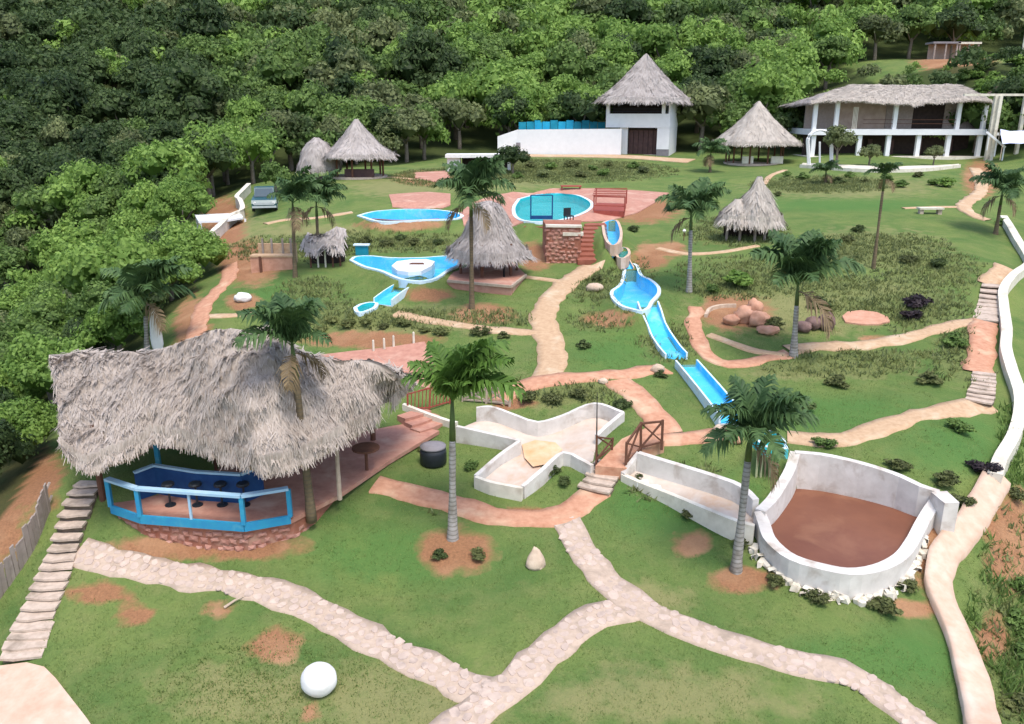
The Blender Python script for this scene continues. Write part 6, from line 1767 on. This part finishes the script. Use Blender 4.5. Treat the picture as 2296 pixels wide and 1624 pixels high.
# ---------------------------------------------------------------- parked car at the forest edge
p = G(596, 470)
car = thing('parked_car', p, 'dark teal car parked at the forest edge behind the cream wall', 'car', rz=math.radians(14))
def sect(pts, w0, w1, name, mat, parent=car):
    n = len(pts)
    V = [(-w0 if z < .9 else -w1, y, z) for y, z in pts] + [(w0 if z < .9 else w1, y, z) for y, z in pts]
    f = [tuple(range(n)), tuple(range(n, 2 * n))[::-1]] + [(i, n + i, n + (i + 1) % n, (i + 1) % n) for i in range(n)]
    return mobj(name, V, f, mat, parent, local=True)
body = sect([(-2.0,.32),(2.0,.35),(2.05,.7),(1.95,.95),(1.6,1.0),(-.9,1.0),(-1.9,.88),(-2.05,.65)], .88, .84, 'body', M['carbody'])
sect([(-.85,1.002),(1.7,1.002),(1.55,1.55),(.9,1.66),(-.25,1.64)], .80, .70, 'cabin', M['carbody'])
MB().add([(-.72,-.86,1.04),(.72,-.86,1.04),(.62,-.32,1.58),(-.62,-.32,1.58)], [(0,1,2,3)]).obj('windscreen', M['glass'], car, local=True)
MB().box(-.7, -2.08, .55, .7, -2.02, .72).obj('grille', M['chrome'], car, local=True)
MB().box(-.85, -2.1, .34, .85, -2.0, .48).obj('bumper', M['chrome'], car, local=True)
for sx in (-1, 1):
    MB().tube([(sx * .66, -2.06, .68), (sx * .66, -1.98, .68)], .11, 10).obj('headlight', M['white'], car, local=True)
    MB().box(sx * .71 - .012, -.1, 1.08, sx * .71 + .012, 1.4, 1.5).obj('side_window', M['glass'], car, local=True)
    for y_ in (-1.25, 1.25):
        w_ = MB().tube([(sx * .70, y_, .34), (sx * .90, y_, .34)], .34, 14).obj('wheel', M['rubber'], car, local=True)
        MB().tube([(sx * .895, y_, .34), (sx * .915, y_, .34)], .18, 10).obj('rim', M['chrome'], w_, local=True)

# ---------------------------------------------------------------- far clearing above the hall
for px, w, lab in ((2112, 1.9, 'larger grey open shed on the far clearing above the hall'), (2163, 1.6, 'smaller flat roofed open shed on the far clearing')):
    d = ray(px, 124); Yc = 121.0; P_ = T(px, 124, Yc); P_[2] = float(ground_z(P_[0], Yc))
    t = thing('open_shed', P_, lab, 'shed')
    MB().box(P_[0] - w, Yc - 1, P_[2] + 2.0, P_[0] + w, Yc + 1.4, P_[2] + 2.25).obj('roof', M['greylid' if w > 1.7 else 'cream'], t)
    for sx in (-.8, 0, .8):
        MB().beam((P_[0] + sx * w, Yc - .8, P_[2] - .2), (P_[0] + sx * w, Yc - .8, P_[2] + 2.0), .2).obj('post', M['greywood'], t)
    MB().box(P_[0] - w * .8, Yc + 1.0, P_[2] - .2, P_[0] + w * .8, Yc + 1.1, P_[2] + 1.998).obj('back_wall', M['innerwall'], t)
P_ = T(2268, 215, 97.0); P_[2] = float(ground_z(P_[0], 97.0))
rock('rock_outcrop', P_, 2.6, 1.6, 1.5, 'rockdark', 'rugged brown rock outcrop on the bank behind the open frame', 44, .4, .4)
P_ = T(2284, 165, 114.0); P_[2] = float(ground_z(P_[0], 114.0))
o = MB().tube([P_ - [0, 0, .3], P_ + [0, 0, 3.2], P_ + [0, 0, 3.3]], [.14, .11, .05], 8).obj('white_pole', M['cream']); tag(o, 'plain white pole on the edge of the far clearing', 'pole')
for i in range(64):
    x_, y_ = random.uniform(43, 82), random.uniform(98, 111.5)
    if (x_ - 56) ** 2 / 36 + (y_ - 112) ** 2 / 9 < 1: continue
    o = bpy.data.objects.new('shrub', random.choice(BUSH)); COL.objects.link(o)
    R = random.uniform(.8, 1.4); o.location = (x_, y_, float(ground_z(x_, y_)) + R * .3); o.scale = (R, R, R * .8)
    setmat(o, LEAF[random.choice(['bright', 'mid', 'olive'])]); tag(o, 'bushy shrub on the slope under the far clearing', 'shrub', 'shrubs under the far clearing')

# ---------------------------------------------------------------- grass and scrub
def off_paths(x, y):
    ok = np.ones(len(x), bool)
    for P, w in PATHMASK:
        if isinstance(w, str):
            ok &= ~inpoly(x, y, P)
        else:
            for a in P: ok &= (x - a[0]) ** 2 + (y - a[1]) ** 2 > w * w
    for poly, _ in DIG: ok &= ~inpoly(x, y, poly)
    ok &= ~inpoly(x, y, np.array([p[:2] for p in outline]))
    return ok
def gridval(A, x, y):
    i = np.clip(np.searchsorted(GX, x) - 1, 0, len(GX) - 2); j = np.clip(np.searchsorted(GY, y) - 1, 0, len(GY) - 2)
    return A[j, i]
def tufts(name, x, y, h, w, mat, label, blades=3, spread=.05):
    z = ground_z(x, y)
    n = len(x) * blades
    X_ = np.repeat(x, blades) + rng.normal(0, spread, n); Y_ = np.repeat(y, blades) + rng.normal(0, spread, n)
    Z_ = np.repeat(z, blades) - .01
    a = rng.uniform(0, 2 * PI, n); hh = h * rng.uniform(.5, 1.3, n); lean = rng.normal(0, .5, (n, 2)) * hh[:, None]
    p = np.stack([X_, Y_, Z_], 1); s = np.stack([np.cos(a), np.sin(a), np.zeros(n)], 1) * w
    tip = p + np.column_stack([lean, hh])
    V = np.stack([p - s, p + s, tip], 1).reshape(-1, 3)
    o = mobj(name, V, np.arange(3 * n).reshape(n, 3), mat, None, False, np.repeat(rng.random(n), 3))
    tag(o, label, kind='stuff')
N_ = 80000
x = rng.uniform(-14, 15, N_); y = 11 + 31 * rng.random(N_) ** 1.6
dv = gridval(np.maximum(dirt, 0), x, y)
clump = np.array([mnoise.noise(Vector((a * .8, b * .8, 4))) for a, b in zip(x, y)])
keep = off_paths(x, y) & (dv < .35) & (clump > -.25 + rng.normal(0, .2, N_)) & inpoly(x, y, PARK)
tufts('grass', x[keep], y[keep], .055, .009, LEAF['grass'], 'short lawn grass on the park slopes', 3, .05)
# rough growth on the banks
cells = (scrub * (scrub > .3)); cells[:, GX < -32] = 0; cells[:, GX > 45] = 0
pr = (cells * np.gradient(_gy, axis=0) * np.gradient(_gx, axis=1)).ravel(); pr /= pr.sum()
k = rng.choice(len(pr), 14000, p=pr)
x, y = _gx.ravel()[k] + rng.uniform(-.2, .2, 14000), _gy.ravel()[k] + rng.uniform(-.2, .2, 14000)
keep = off_paths(x, y)
half = rng.random(keep.sum()) < .5
xk, yk = x[keep], y[keep]
tufts('undergrowth', xk[half], yk[half], .20, .035, LEAF['scrub'], 'rough dry growth on the terrace banks', 5, .1)
tufts('undergrowth', xk[~half], yk[~half], .17, .04, LEAF['olive'], 'low green growth on the terrace banks', 5, .12)
x = rng.normal(0, 1, 900) * 1.7; y = rng.normal(0, 1, 900) * .9
c_ = G(560, 1530)
x += c_[0]; y += c_[1]
keep = off_paths(x, y)
tufts('weeds', x[keep], y[keep], .06, .016, LEAF['grass'], 'yellowish weeds in the dry part of the front lawn', 5, .06)
x = rng.uniform(11, 20, 5000); y = rng.uniform(12, 34, 5000)
a_, b_ = proj(np.column_stack([x, y, ground_z(x, y)]))
keep = off_paths(x, y) & (gridval(dirt, x, y) < .4) & (((a_ > 2130) & (b_ > 1150) & (b_ > 1150 + (2230 - a_) * 4)) | ((a_ > 2240) & (b_ > 900)))
tufts('undergrowth', x[keep], y[keep], .3, .035, LEAF['mid'], 'leafy growth on the slope outside the curving path', 6, .1)
